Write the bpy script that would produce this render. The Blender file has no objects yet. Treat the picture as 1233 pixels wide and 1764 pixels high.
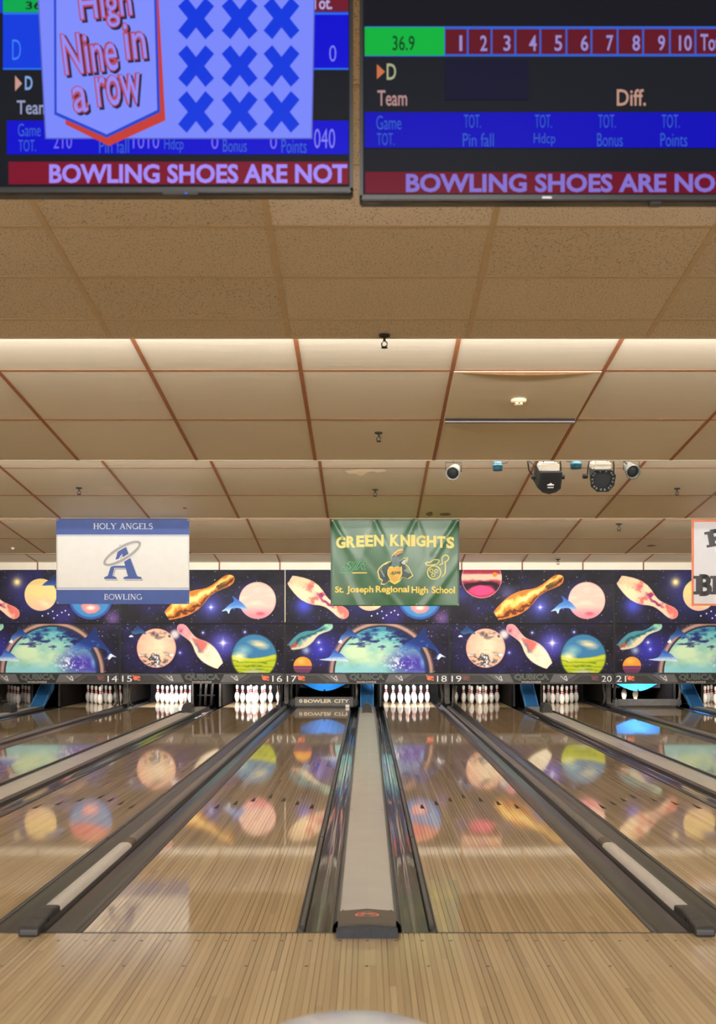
import bpy, bmesh, math, random
import numpy as np
from mathutils import Vector, Matrix

# ------------------------------------------------------------------ camera, world, lights, exposure
scene = bpy.context.scene
C = scene.collection
FPX, HX, HY, CAMZ = 1910.0, 632.0, 1095.0, 1.466      # focal length and horizon of the 1233x1764 photograph

cam_data = bpy.data.cameras.new('camera')
cam = bpy.data.objects.new('camera', cam_data); C.objects.link(cam)
cam.location = (0, 0, CAMZ); cam.rotation_euler = (math.pi / 2, 0, 0)
cam_data.sensor_fit = 'HORIZONTAL'; cam_data.sensor_width = 36.0
cam_data.lens = 36.0 * FPX / 1233.0
cam_data.shift_x = -(HX - 616.5) / 1233.0
cam_data.shift_y = (HY - 882.0) / 1233.0
cam_data.clip_start = 0.05; cam_data.clip_end = 200
cam_data.dof.use_dof = True; cam_data.dof.focus_distance = 14.0; cam_data.dof.aperture_fstop = 6.0
scene.camera = cam

world = bpy.data.worlds.new('world'); scene.world = world
world.use_nodes = True
world.node_tree.nodes['Background'].inputs[0].default_value = (1.0, 0.9, 0.78, 1)
world.node_tree.nodes['Background'].inputs[1].default_value = 0.02

vs = scene.view_settings
vs.view_transform = 'Standard'; vs.look = 'None'; vs.gamma = 1.0; vs.use_curve_mapping = False
vs.exposure = 0.2
scene.cycles.use_denoising = True
scene.cycles.max_bounces = 8; scene.cycles.diffuse_bounces = 5; scene.cycles.glossy_bounces = 4
scene.cycles.caustics_reflective = False; scene.cycles.caustics_refractive = False
scene.cycles.sample_clamp_indirect = 6.0


def area(name, loc, rot, sx, sy, power, col):
    d = bpy.data.lights.new(name, 'AREA'); d.shape = 'RECTANGLE'; d.size = sx; d.size_y = sy
    d.energy = power; d.color = col
    o = bpy.data.objects.new(name, d); C.objects.link(o); o.location = loc; o.rotation_euler = rot
    return o


# ceiling sections: (start, end, height at Y=0, slope); they fall towards the pins and step up again
UNITS = [(-0.30, 3.72, 1.466 + 2.80, .136), (3.76, 7.56, 1.466 + 3.059, .136), (7.62, 11.42, 1.466 + 3.309, .1316),
         (11.46, 15.15, 1.466 + 3.591, .131), (15.19, 18.65, 1.466 + 3.825, .131), (18.70, 22.30, 1.466 + 4.404, .131)]


def ceil_z(i, y): return UNITS[i][2] - UNITS[i][3] * y


WARM = (1.0, 0.965, 0.91); COOL = (1.0, 0.985, 0.98)
COVE_POWER = [150, 420, 330, 300, 300]
COVE_TILT = [150, 142, 148, 142, 114]
for i in range(1, 5):        # fluorescent runs hidden behind the lip of each ceiling section, shining on to the next one
    yl = UNITS[i][1]; zl = ceil_z(i, yl)
    area('cove_lamp', (0, yl + 0.10, zl + 0.10), (math.radians(COVE_TILT[i]), 0, 0), 15.5, 0.08, COVE_POWER[i], COOL)
for yy in (-4.2, -2.2):       # the lit concourse behind the camera
    for xx in (-5.5, -1.8, 1.8, 5.5):
        area('concourse_lamp', (xx, yy, 3.55), (0, 0, 0), 1.2, 0.6, 110, WARM)
for xx in (-4.5, 0, 4.5):     # fluorescent boxes over the seats, tipped towards the lanes
    area('seat_lamp', (xx, 0.2, 3.6), (math.radians(38), 0, 0), 2.4, 0.5, 130, WARM)

# ------------------------------------------------------------------ helpers
R = random.Random(7)


def lin(c):
    if isinstance(c, str):
        c = tuple(int(c[i:i + 2], 16) for i in (1, 3, 5))
    if max(c) > 1.0: c = tuple(v / 255.0 for v in c)
    return tuple(v / 12.92 if v <= .04045 else ((v + .055) / 1.055) ** 2.4 for v in c)


def new_mat(name):
    m = bpy.data.materials.new(name); m.use_nodes = True
    return m, m.node_tree, m.node_tree.nodes['Principled BSDF']


_mats = {}


def mat(name, col=(128, 128, 128), rough=.5, metal=0.0, coat=0.0, coat_rough=.05, spec=.5, var=0.0, scale=8.0, bump=0.0, stretch=(1, 1, 1), emit=None, estr=1.0):
    """principled material with a little procedural noise in colour and relief"""
    if name in _mats: return _mats[name]
    m, nt, b = new_mat(name)
    c = lin(col)
    b.inputs['Base Color'].default_value = (*c, 1); b.inputs['Roughness'].default_value = rough
    b.inputs['Metallic'].default_value = metal; b.inputs['Coat Weight'].default_value = coat
    b.inputs['Coat Roughness'].default_value = coat_rough; b.inputs['Specular IOR Level'].default_value = spec
    if emit is not None:
        b.inputs['Emission Color'].default_value = (*lin(emit), 1); b.inputs['Emission Strength'].default_value = estr
    if var > 0 or bump > 0:
        tc = nt.nodes.new('ShaderNodeTexCoord'); mp = nt.nodes.new('ShaderNodeMapping')
        mp.inputs['Scale'].default_value = stretch
        nz = nt.nodes.new('ShaderNodeTexNoise'); nz.inputs['Scale'].default_value = scale; nz.inputs['Detail'].default_value = 5
        nt.links.new(tc.outputs['Object'], mp.inputs[0]); nt.links.new(mp.outputs[0], nz.inputs['Vector'])
        if var > 0:
            r = nt.nodes.new('ShaderNodeValToRGB')
            r.color_ramp.elements[0].position = .3; r.color_ramp.elements[1].position = .7
            r.color_ramp.elements[0].color = (*[v * (1 - var) for v in c], 1)
            r.color_ramp.elements[1].color = (*[min(1, v * (1 + var)) for v in c], 1)
            nt.links.new(nz.outputs['Fac'], r.inputs[0]); nt.links.new(r.outputs[0], b.inputs['Base Color'])
        if bump > 0:
            bp = nt.nodes.new('ShaderNodeBump'); bp.inputs['Strength'].default_value = bump; bp.inputs['Distance'].default_value = .01
            nt.links.new(nz.outputs['Fac'], bp.inputs['Height']); nt.links.new(bp.outputs[0], b.inputs['Normal'])
    _mats[name] = m
    return m


def emit_mat(col, k=1.0):
    key = 'screen_%s_%.2f' % (str(col), k)
    if key in _mats: return _mats[key]
    m, nt, b = new_mat('screen_glow')
    b.inputs['Base Color'].default_value = (.002, .002, .003, 1); b.inputs['Roughness'].default_value = .22
    b.inputs['Specular IOR Level'].default_value = .12
    b.inputs['Emission Color'].default_value = (*lin(col), 1); b.inputs['Emission Strength'].default_value = k * 2 ** -vs.exposure
    _mats[key] = m
    return m


def flat_mat(col, rough=.6):
    return mat('print_%s_%.1f' % (str(col), rough), col, rough=rough, var=.04, scale=30)


class MB:
    def __init__(s): s.v = []; s.f = []

    def add(s, verts, faces):
        n = len(s.v); s.v += [tuple(p) for p in verts]; s.f += [tuple(i + n for i in f) for f in faces]; return s

    def box(s, x0, x1, y0, y1, z0, z1):
        v = [(x, y, z) for z in (z0, z1) for y in (y0, y1) for x in (x0, x1)]
        return s.add(v, [(0, 2, 3, 1), (4, 5, 7, 6), (0, 1, 5, 4), (2, 6, 7, 3), (0, 4, 6, 2), (1, 3, 7, 5)])

    def bbox(s, x0, x1, y0, y1, z0, z1, b=.004):
        """box with chamfered vertical-section edges (front-facing frame look)"""
        bm = bmesh.new(); bmesh.ops.create_cube(bm, size=1)
        for v in bm.verts:
            v.co = Vector(((x0 + x1) / 2 + v.co.x * (x1 - x0), (y0 + y1) / 2 + v.co.y * (y1 - y0), (z0 + z1) / 2 + v.co.z * (z1 - z0)))
        bmesh.ops.bevel(bm, geom=bm.edges[:], offset=b, segments=2, affect='EDGES', clamp_overlap=True)
        bm.verts.index_update()
        s.add([tuple(v.co) for v in bm.verts], [tuple(v.index for v in f.verts) for f in bm.faces]); bm.free()
        return s

    def extrude_y(s, prof, y0, y1, close=False, caps=False):
        """profile of (x, z) points swept along Y"""
        n = len(prof)
        v = [(x, y0, z) for x, z in prof] + [(x, y1, z) for x, z in prof]
        f = [(i, i + 1, n + i + 1, n + i) for i in range(n - 1)]
        if close: f.append((n - 1, 0, n, 2 * n - 1))
        if caps: f += [tuple(range(n)), tuple(range(2 * n - 1, n - 1, -1))]
        return s.add(v, f)

    def prism(s, poly, y0, y1):
        """polygon of (x, z) points given thickness along Y"""
        return s.extrude_y(poly, y0, y1, close=True, caps=True)

    def prism_x(s, poly, x0, x1):
        n = len(poly)
        v = [(x0, y, z) for y, z in poly] + [(x1, y, z) for y, z in poly]
        f = [(i, (i + 1) % n, n + (i + 1) % n, n + i) for i in range(n)] + [tuple(range(n)), tuple(range(2 * n - 1, n - 1, -1))]
        return s.add(v, f)

    def lathe(s, prof, seg=20, c=(0, 0, 0)):
        v = []; f = []
        for r, z in prof:
            for k in range(seg):
                a = 2 * math.pi * k / seg; v.append((c[0] + r * math.cos(a), c[1] + r * math.sin(a), c[2] + z))
        for i in range(len(prof) - 1):
            for k in range(seg):
                k2 = (k + 1) % seg
                f.append((i * seg + k, i * seg + k2, (i + 1) * seg + k2, (i + 1) * seg + k))
        f.append(tuple(range(seg - 1, -1, -1))); f.append(tuple((len(prof) - 1) * seg + k for k in range(seg)))
        return s.add(v, f)

    def tube(s, pts, r, seg=8):
        pts = [Vector(p) for p in pts]; v = []; f = []
        for i, p in enumerate(pts):
            d = (pts[min(i + 1, len(pts) - 1)] - pts[max(i - 1, 0)]).normalized()
            up = Vector((0, 0, 1)) if abs(d.z) < .9 else Vector((1, 0, 0))
            a = d.cross(up).normalized(); b = d.cross(a).normalized()
            for k in range(seg):
                t = 2 * math.pi * k / seg; v.append(tuple(p + a * (r * math.cos(t)) + b * (r * math.sin(t))))
        for i in range(len(pts) - 1):
            for k in range(seg):
                k2 = (k + 1) % seg; f.append((i * seg + k, i * seg + k2, (i + 1) * seg + k2, (i + 1) * seg + k))
        f.append(tuple(range(seg))); f.append(tuple(len(pts) * seg - 1 - k for k in range(seg)))
        return s.add(v, f)

    def seg2(s, p, q, w, y=0.0):
        """flat stroke in the XZ plane"""
        p = Vector((p[0], 0, p[1])); q = Vector((q[0], 0, q[1])); d = (q - p)
        if d.length < 1e-9: return s
        n = Vector((-d.z, 0, d.x)).normalized() * (w / 2)
        return s.add([(p + n) + Vector((0, y, 0)), (p - n) + Vector((0, y, 0)), (q - n) + Vector((0, y, 0)), (q + n) + Vector((0, y, 0))], [(0, 1, 2, 3)])

    def ring2(s, c, rx, rz, w, tilt=0.0, n=40, y=0.0, a0=0, a1=2 * math.pi):
        v = []; f = []
        full = abs(a1 - a0 - 2 * math.pi) < 1e-6
        for k in range(n + 1):
            t = a0 + (a1 - a0) * k / n
            for d in (-w / 2, w / 2):
                x = (rx + d) * math.cos(t); z = (rz + d) * math.sin(t)
                v.append((c[0] + x * math.cos(tilt) - z * math.sin(tilt), y, c[1] + x * math.sin(tilt) + z * math.cos(tilt)))
        for k in range(n): f.append((2 * k, 2 * k + 2, 2 * k + 3, 2 * k + 1))
        return s.add(v, f)

    def disc2(s, c, r, n=24, y=0.0, rz=None):
        rz = rz or r
        return s.add([(c[0] + r * math.cos(2 * math.pi * k / n), y, c[1] + rz * math.sin(2 * math.pi * k / n)) for k in range(n)], [tuple(range(n))])

    def poly2(s, pts, y=0.0):
        return s.add([(p[0], y, p[1]) for p in pts], [tuple(range(len(pts)))])

    def mesh(s, name, smooth=False):
        me = bpy.data.meshes.new(name); me.from_pydata(s.v, [], s.f); me.update()
        bm = bmesh.new(); bm.from_mesh(me); bmesh.ops.recalc_face_normals(bm, faces=bm.faces); bm.to_mesh(me); bm.free()
        if smooth:
            for p in me.polygons: p.use_smooth = True
        return me

    def build(s, name, m, parent=None, loc=(0, 0, 0), rot=(0, 0, 0), smooth=False):
        return link(name, s.mesh(name, smooth), m, parent, loc, rot)


def link(name, me, m=None, parent=None, loc=(0, 0, 0), rot=(0, 0, 0)):
    if m is not None and not me.materials: me.materials.append(m)
    o = bpy.data.objects.new(name, me); C.objects.link(o)
    o.parent = parent; o.location = loc; o.rotation_euler = rot
    return o


def tag(o, label, cat, group=None, kind=None):
    o['label'] = label; o['category'] = cat
    if group: o['group'] = group
    if kind: o['kind'] = kind
    return o


def thing(name, label, cat, loc=(0, 0, 0), group=None, kind=None, rot=(0, 0, 0)):
    o = bpy.data.objects.new(name, None); C.objects.link(o); o.location = loc; o.rotation_euler = rot
    o.empty_display_size = .05
    return tag(o, label, cat, group, kind)


def PX(x, y, Y): return ((x - HX) * Y / FPX, CAMZ - (y - HY) * Y / FPX)


_text_cache = {}


def text_mesh(body, bold=0.0, shear=0.0):
    """outline of a word as a flat mesh in XZ, bounding box scaled to 0..1"""
    key = (body, bold, shear)
    if key in _text_cache: return _text_cache[key]
    cu = bpy.data.curves.new('t', 'FONT'); cu.body = body; cu.size = 1; cu.offset = bold; cu.shear = shear; cu.resolution_u = 3
    o = bpy.data.objects.new('t', cu); C.objects.link(o)
    bpy.context.view_layer.update()
    me = bpy.data.meshes.new_from_object(o.evaluated_get(bpy.context.evaluated_depsgraph_get()))
    vs_ = np.array([v.co[:] for v in me.vertices]); fs = [tuple(p.vertices) for p in me.polygons]
    bpy.data.objects.remove(o); bpy.data.curves.remove(cu); bpy.data.meshes.remove(me)
    lo = vs_.min(0); hi = vs_.max(0); vs_ = (vs_ - lo) / np.maximum(hi - lo, 1e-6)
    _text_cache[key] = ([(float(v[0]), float(v[1])) for v in vs_], fs)
    return _text_cache[key]


def put_text(name, body, x0, x1, z0, z1, y, m, parent, bold=.02, shear=0.0, warp=None):
    tv, tf = text_mesh(body, bold, shear)
    v = [(x0 + (x1 - x0) * a, y, z0 + (z1 - z0) * b) for a, b in tv]
    if warp: v = [warp(p) for p in v]
    me = bpy.data.meshes.new(name); me.from_pydata(v, [], tf); me.update()
    return link(name, me, m, parent)


# serif letters drawn as strokes: (points, width kind) and slab feet
def _arc(cx, cz, rx, rz, a0, a1, n=12): return [(cx + rx * math.cos(math.radians(a0 + (a1 - a0) * i / n)), cz + rz * math.sin(math.radians(a0 + (a1 - a0) * i / n))) for i in range(n + 1)]


T, t_ = 1.0, .45
SERIF = {
    'H': (.85, [([(.18, 0), (.18, 1)], T), ([(.67, 0), (.67, 1)], T), ([(.18, .52), (.67, .52)], t_)], [(.18, 0), (.18, 1), (.67, 0), (.67, 1)]),
    'O': (.85, [(_arc(.42, .5, .36, .46, 0, 360, 24), .8)], []),
    'L': (.68, [([(.18, 0), (.18, 1)], T), ([(.18, .04), (.62, .04), (.62, .22)], t_)], [(.18, 0), (.18, 1)]),
    'Y': (.78, [([(.08, 1), (.39, .45)], T), ([(.70, 1), (.39, .45)], t_), ([(.39, .45), (.39, 0)], T)], [(.08, 1), (.70, 1), (.39, 0)]),
    'A': (.82, [([(.41, 1), (.12, 0)], t_), ([(.41, 1), (.70, 0)], T), ([(.22, .34), (.6, .34)], t_)], [(.12, 0), (.70, 0)]),
    'N': (.88, [([(.16, 0), (.16, 1)], t_), ([(.16, 1), (.72, 0)], T), ([(.72, 0), (.72, 1)], t_)], [(.16, 0), (.72, 1), (.12, 1)]),
    'G': (.86, [(_arc(.44, .5, .36, .46, 50, 330, 20), .8), ([(.74, .05), (.74, .42)], T)], [(.72, .42)]),
    'E': (.68, [([(.18, 0), (.18, 1)], T), ([(.18, .96), (.58, .96), (.58, .8)], t_), ([(.18, .52), (.48, .52)], t_), ([(.18, .04), (.62, .04), (.62, .22)], t_)], [(.18, 0), (.18, 1)]),
    'S': (.6, [(_arc(.3, .74, .2, .22, 30, 270, 12), .75), (_arc(.3, .27, .22, .25, 90, -150, 12), .75)], []),
    'B': (.72, [([(.18, 0), (.18, 1)], T), ([(.18, .96), (.40, .96)] + _arc(.40, .74, .17, .22, 90, -90, 8) + [(.18, .52)], .7), ([(.40, .52)] + _arc(.40, .28, .22, .24, 90, -90, 8) + [(.18, .04)], .7)], [(.18, 0), (.18, 1)]),
    'W': (1.15, [([(.08, 1), (.33, 0)], T), ([(.33, 0), (.57, .95)], t_), ([(.57, .95), (.82, 0)], T), ([(.82, 0), (1.06, 1)], t_)], [(.08, 1), (.57, 1), (1.06, 1)]),
    'I': (.4, [([(.2, 0), (.2, 1)], T)], [(.2, 0), (.2, 1)]),
    'P': (.68, [([(.18, 0), (.18, 1)], T), ([(.18, .96), (.40, .96)] + _arc(.40, .72, .2, .24, 90, -90, 8) + [(.18, .48)], .7)], [(.18, 0), (.18, 1)]),
    'R': (.76, [([(.18, 0), (.18, 1)], T), ([(.18, .96), (.40, .96)] + _arc(.40, .74, .18, .22, 90, -90, 8) + [(.18, .52)], .7), ([(.40, .52), (.66, 0)], T)], [(.18, 0), (.18, 1), (.66, 0)]),
    ' ': (.4, [], []),
}


def serif_text(name, word, x0, x1, z0, z1, y, m, parent, thick=.14, slab=.30, slab_h=.05, tilt=0.0):
    tot = sum(SERIF[c][0] for c in word); sx = (x1 - x0) / tot; sz = z1 - z0
    mb = MB(); pen = 0
    for c in word:
        w, strokes, feet = SERIF[c]
        for pts, k in strokes:
            for a, b in zip(pts[:-1], pts[1:]):
                mb.seg2((x0 + (pen + a[0]) * sx, z0 + a[1] * sz), (x0 + (pen + b[0]) * sx, z0 + b[1] * sz), thick * k * min(sx, sz * 1.3), y)
            for a in pts[1:-1]: mb.disc2((x0 + (pen + a[0]) * sx, z0 + a[1] * sz), thick * k * min(sx, sz * 1.3) / 2, 14, y)
        for fx, fz in feet:
            zc = z0 + min(max(fz, slab_h / 2), 1 - slab_h / 2) * sz
            mb.seg2((x0 + (pen + fx - slab / 2) * sx, zc), (x0 + (pen + fx + slab / 2) * sx, zc), slab_h * sz, y)
        pen += w
    if tilt:
        cx, cz = (x0 + x1) / 2, (z0 + z1) / 2; ca, sa = math.cos(tilt), math.sin(tilt)
        mb.v = [(cx + (p[0] - cx) * ca - (p[2] - cz) * sa, p[1], cz + (p[0] - cx) * sa + (p[2] - cz) * ca) for p in mb.v]
    return mb.build(name, m, parent)


WORD = dict(zip(range(13, 23), 'thirteen fourteen fifteen sixteen seventeen eighteen nineteen twenty twenty-one twenty-two'.split()))

# ------------------------------------------------------------------ layout of the lanes
FOUL, HEAD, END = 5.47, 23.76, 24.78
LW, INNER, OUTER = 1.054, 0.70, 0.488           # lane width, gap inside a pair, gap between pairs
PAIR = 2 * LW + INNER + OUTER                    # 3.296
MASKY = 22.2
PAIRS = [(13, -2), (15, -1), (17, 0), (19, 1), (21, 2)]
LANES = {}
for n0, k in PAIRS:
    LANES[n0] = k * PAIR - (LW + INNER) / 2; LANES[n0 + 1] = k * PAIR + (LW + INNER) / 2
SIDE = 2.5 * PAIR + .02

# ------------------------------------------------------------------ materials
PITCH = LW / 39


def wood(name, mode, lo, mid, hi, coat_rough, base_rough=.5, coat=1.0):
    m, nt, b = new_mat(name); N = nt.nodes.new; L = nt.links.new
    tc = N('ShaderNodeTexCoord'); sep = N('ShaderNodeSeparateXYZ'); L(tc.outputs['Object'], sep.inputs[0])
    if mode == 'board':
        oi = N('ShaderNodeObjectInfo'); bid = N('ShaderNodeMath'); bid.operation = 'MULTIPLY'; bid.inputs[1].default_value = 917.0
        L(oi.outputs['Random'], bid.inputs[0]); ident = bid.outputs[0]
    else:
        d = N('ShaderNodeMath'); d.operation = 'DIVIDE'; d.inputs[1].default_value = PITCH; L(sep.outputs['X'], d.inputs[0])
        fl = N('ShaderNodeMath'); fl.operation = 'FLOOR'; L(d.outputs[0], fl.inputs[0]); ident = fl.outputs[0]
    # planks of finite length along each board
    w1 = N('ShaderNodeTexWhiteNoise'); w1.noise_dimensions = '1D'; L(ident, w1.inputs['W'])
    ys = N('ShaderNodeMath'); ys.operation = 'MULTIPLY_ADD'; ys.inputs[1].default_value = .4; L(sep.outputs['Y'], ys.inputs[0]); L(w1.outputs['Value'], ys.inputs[2])
    yf = N('ShaderNodeMath'); yf.operation = 'FLOOR'; L(ys.outputs[0], yf.inputs[0])
    comb = N('ShaderNodeCombineXYZ'); L(ident, comb.inputs[0]); L(yf.outputs[0], comb.inputs[1])
    w2 = N('ShaderNodeTexWhiteNoise'); w2.noise_dimensions = '2D'; L(comb.outputs[0], w2.inputs['Vector'])
    # grain
    off = N('ShaderNodeCombineXYZ'); L(ident, off.inputs[0]); L(w2.outputs['Value'], off.inputs[2])
    add = N('ShaderNodeVectorMath'); add.operation = 'ADD'; L(tc.outputs['Object'], add.inputs[0]); L(off.outputs[0], add.inputs[1])
    mp = N('ShaderNodeMapping'); mp.inputs['Scale'].default_value = (90, 2.2, 8); L(add.outputs[0], mp.inputs[0])
    nz = N('ShaderNodeTexNoise'); nz.inputs['Scale'].default_value = 1.0; nz.inputs['Detail'].default_value = 4; L(mp.outputs[0], nz.inputs['Vector'])
    mix = N('ShaderNodeMath'); mix.operation = 'MULTIPLY_ADD'; mix.inputs[1].default_value = .62
    sc = N('ShaderNodeMath'); sc.operation = 'MULTIPLY'; sc.inputs[1].default_value = .38; L(w2.outputs['Value'], sc.inputs[0])
    L(nz.outputs['Fac'], mix.inputs[0]); L(sc.outputs[0], mix.inputs[2])
    rp = N('ShaderNodeValToRGB'); e = rp.color_ramp.elements
    e[0].position = .2; e[0].color = (*lin(lo), 1); e[1].position = .8; e[1].color = (*lin(hi), 1)
    k = e.new(.5); k.color = (*lin(mid), 1)
    L(mix.outputs[0], rp.inputs[0]); L(rp.outputs[0], b.inputs['Base Color'])
    b.inputs['Roughness'].default_value = base_rough; b.inputs['Coat Weight'].default_value = coat
    b.inputs['Coat Roughness'].default_value = coat_rough; b.inputs['Coat IOR'].default_value = 1.5
    b.inputs['Specular IOR Level'].default_value = .25
    return m


LANE_COL = ((137, 115, 82), (167, 143, 106), (184, 161, 122))
APP_COL = ((142, 120, 88), (168, 145, 109), (183, 161, 124))
M_board = wood('lane_maple', 'board', *LANE_COL, .045)
M_stripe = wood('lane_maple_far', 'stripe', *LANE_COL, .045)
M_appr = wood('approach_maple', 'board', *APP_COL, .11)
M_appr_s = wood('approach_maple_far', 'stripe', *APP_COL, .11)
M_joint = mat('joint_dark', (70, 48, 28), .7, var=.2)
M_gutter = mat('gutter_plastic', (64, 62, 62), .34, var=.05, scale=2, stretch=(6, .4, 1), coat=.4, coat_rough=.14)
M_gutter_g = mat('gutter_gloss', (44, 42, 40), .3, var=.2, scale=3, stretch=(9, .5, 1), coat=1.0, coat_rough=.03, bump=.12)
M_edge = mat('edge_black', (36, 34, 34), .4, var=.2)
M_rail = mat('rail_grey', (70, 70, 72), .35, var=.15, scale=5)
M_cap = mat('cap_grey', (178, 174, 170), .38, var=.05, scale=4, coat=.25, coat_rough=.15)
M_capbar = mat('cap_bar', (184, 179, 174), .45, var=.06, scale=6, stretch=(8, 1, 1))
M_bar = mat('bar_metal', (120, 116, 110), .28, metal=.5, var=.15, scale=8, stretch=(8, .5, 1))
M_rubber = mat('rubber_black', (46, 45, 46), .45, var=.15, scale=12)
M_rubber_b = mat('rubber_blue', (52, 54, 62), .6, var=.2, scale=25, bump=.1)
M_capend = mat('cap_end_brown', (84, 77, 68), .5, var=.08)
M_black = mat('black_matt', (14, 14, 15), .8, var=.2)
M_dark = mat('dark_panel', (34, 33, 34), .6, var=.2)
M_blue = mat('chute_blue', (40, 92, 142), .3, var=.1, scale=6, coat=.4)
M_pin = mat('pin_white', (238, 236, 232), .25, coat=.5, coat_rough=.08, var=.02)
M_red = mat('pin_red', (168, 28, 30), .35, var=.05)
M_metal = mat('worn_metal', (92, 88, 84), .45, metal=.3, var=.3, scale=12)
M_metal_b = mat('worn_metal_light', (150, 146, 140), .45, metal=.2, var=.3, scale=10)
M_kick = mat('kickback', (17, 13, 11), .9, spec=.1, var=.35, scale=9)
M_sweep = mat('sweep_grey', (96, 95, 94), .5, var=.12)
M_cream = mat('cream_print', (232, 222, 190), .6, var=.03)
M_wall = mat('wall_paint', (200, 188, 168), .8, var=.04, scale=2)
M_fascia = mat('fascia_cream', (248, 240, 220), .7, var=.03, scale=3)
M_gridb = mat('grid_brown', (146, 92, 58), .55, var=.12, scale=14)
M_gridt = mat('grid_tan', (190, 170, 140), .6, var=.06, scale=14)


def tile_mat(name, col, dots):
    m, nt, b = new_mat(name); N = nt.nodes.new; L = nt.links.new
    c = lin(col); b.inputs['Roughness'].default_value = .85 if dots else .55
    tc = N('ShaderNodeTexCoord'); oi = N('ShaderNodeObjectInfo')
    add = N('ShaderNodeVectorMath'); add.operation = 'ADD'; sc = N('ShaderNodeVectorMath'); sc.operation = 'SCALE'; sc.inputs['Scale'].default_value = 1.0
    mul = N('ShaderNodeMath'); mul.operation = 'MULTIPLY'; mul.inputs[1].default_value = 37.0
    L(oi.outputs['Random'], mul.inputs[0]); L(tc.outputs['Object'], add.inputs[0]); L(mul.outputs[0], add.inputs[1])
    hs = N('ShaderNodeHueSaturation'); hs.inputs['Color'].default_value = (*c, 1)
    mr = N('ShaderNodeMapRange'); mr.inputs['To Min'].default_value = .95; mr.inputs['To Max'].default_value = 1.05
    L(oi.outputs['Random'], mr.inputs[0]); L(mr.outputs[0], hs.inputs['Value'])
    nz = N('ShaderNodeTexNoise'); L(add.outputs[0], nz.inputs['Vector'])
    mx = N('ShaderNodeMixRGB'); mx.blend_type = 'MULTIPLY'; L(hs.outputs[0], mx.inputs[1])
    rp = N('ShaderNodeValToRGB'); bp = N('ShaderNodeBump')
    if dots:
        nz.inputs['Scale'].default_value = 95; nz.inputs['Detail'].default_value = 2.5
        rp.color_ramp.elements[0].position = .36; rp.color_ramp.elements[1].position = .43
        rp.color_ramp.elements[0].color = (.5, .48, .44, 1); rp.color_ramp.elements[1].color = (1, 1, 1, 1)
        mx.inputs[0].default_value = 1.0; bp.inputs['Strength'].default_value = .35; bp.inputs['Distance'].default_value = .004
    else:
        mp = N('ShaderNodeMapping'); mp.inputs['Scale'].default_value = (1.2, 14, 1); L(add.outputs[0], mp.inputs[0]); L(mp.outputs[0], nz.inputs['Vector'])
        nz.inputs['Scale'].default_value = 1.6; nz.inputs['Detail'].default_value = 6
        rp.color_ramp.elements[0].color = (.88, .87, .85, 1); rp.color_ramp.elements[1].color = (1, 1, 1, 1)
        mx.inputs[0].default_value = .55; bp.inputs['Strength'].default_value = .12; bp.inputs['Distance'].default_value = .01
    L(nz.outputs['Fac'], rp.inputs[0]); L(rp.outputs[0], mx.inputs[2]); L(mx.outputs[0], b.inputs['Base Color'])
    L(nz.outputs['Fac'], bp.inputs['Height']); L(bp.outputs[0], b.inputs['Normal'])
    return m


M_tile1 = tile_mat('mineral_tile', (204, 192, 172), True)
M_tile1w = tile_mat('mineral_tile_new', (222, 213, 202), True)
M_tile2 = tile_mat('vinyl_tile', (214, 205, 186), False)
M_tile3 = tile_mat('vinyl_tile_worn', (202, 190, 164), False)

# ------------------------------------------------------------------ room shell
def structure(o, label, cat): return tag(o, label, cat, kind='structure')


structure(MB().box(-SIDE - .1, -SIDE, -6.1, 25.6, 0, 4.6).build('wall_left', M_wall), 'beige painted side wall left of the lanes', 'wall')
structure(MB().box(SIDE, SIDE + .1, -6.1, 25.6, 0, 4.6).build('wall_right', M_wall), 'beige painted side wall right of the lanes', 'wall')
structure(MB().box(-SIDE, SIDE, -6.1, -6.0, 0, 4.6).build('wall_rear', M_wall), 'beige wall behind the seating area', 'wall')
structure(MB().box(-SIDE, SIDE, 25.5, 25.6, -.3, 4.6).build('wall_back', M_black), 'black pit wall behind the pins', 'wall')

# floor: seating area, approach with its boards, slab under the lanes
AB = 2.02
fl = MB().box(-SIDE, SIDE, -6.0, .9, -.2, 0).build('floor', mat('seat_floor', (104, 92, 80), .7, var=.15, scale=6))
structure(fl, 'brown floor of the seating area behind the lanes', 'floor')
ap = MB().box(-AB, AB, .9, FOUL - .004, -.2, -.012).box(-SIDE, -AB, .9, FOUL - .004, -.2, 0).box(AB, SIDE, .9, FOUL - .004, -.2, 0).build('floor', M_appr_s)
structure(ap, 'maple board approach floor in front of the foul line', 'floor')
bm_board = MB().box(-.5, .5, .9, FOUL - .004, -.012, 0).mesh('approach_board'); bm_board.materials.append(M_appr)
nb = int(2 * AB / PITCH)
for i in range(nb):
    seam = .0034 if i % 11 in (0, 4, 6) else .0008
    o = link('approach_board', bm_board, None, ap, (-AB + (i + .5) * 2 * AB / nb, 0, 0)); o.scale = (2 * AB / nb - seam, 1, 1)
foul = MB().box(-SIDE, SIDE, FOUL - .009, FOUL + .009, -.02, .0006).build('foul_line', M_edge, ap)
dm = MB().lathe([(.008, 0), (.008, .0008)], 10).mesh('dot'); dm.materials.append(mat('dot_brown', (74, 50, 32), .5, var=.1))
for i in range(-12, 13):
    for yy, on in ((5.33, True), (4.92, i % 2 == 0)):
        if on: link('approach_dot', dm, None, ap, (i * .135 + R.uniform(-.004, .004), yy, .0001))
structure(MB().box(-SIDE, SIDE, FOUL, 25.5, -.4, -.16).build('floor', M_black), 'dark slab below the lanes and gutters', 'floor')

# ceilings
TW = 1.219
COLS = range(-7, 7)
X0 = .686


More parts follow.
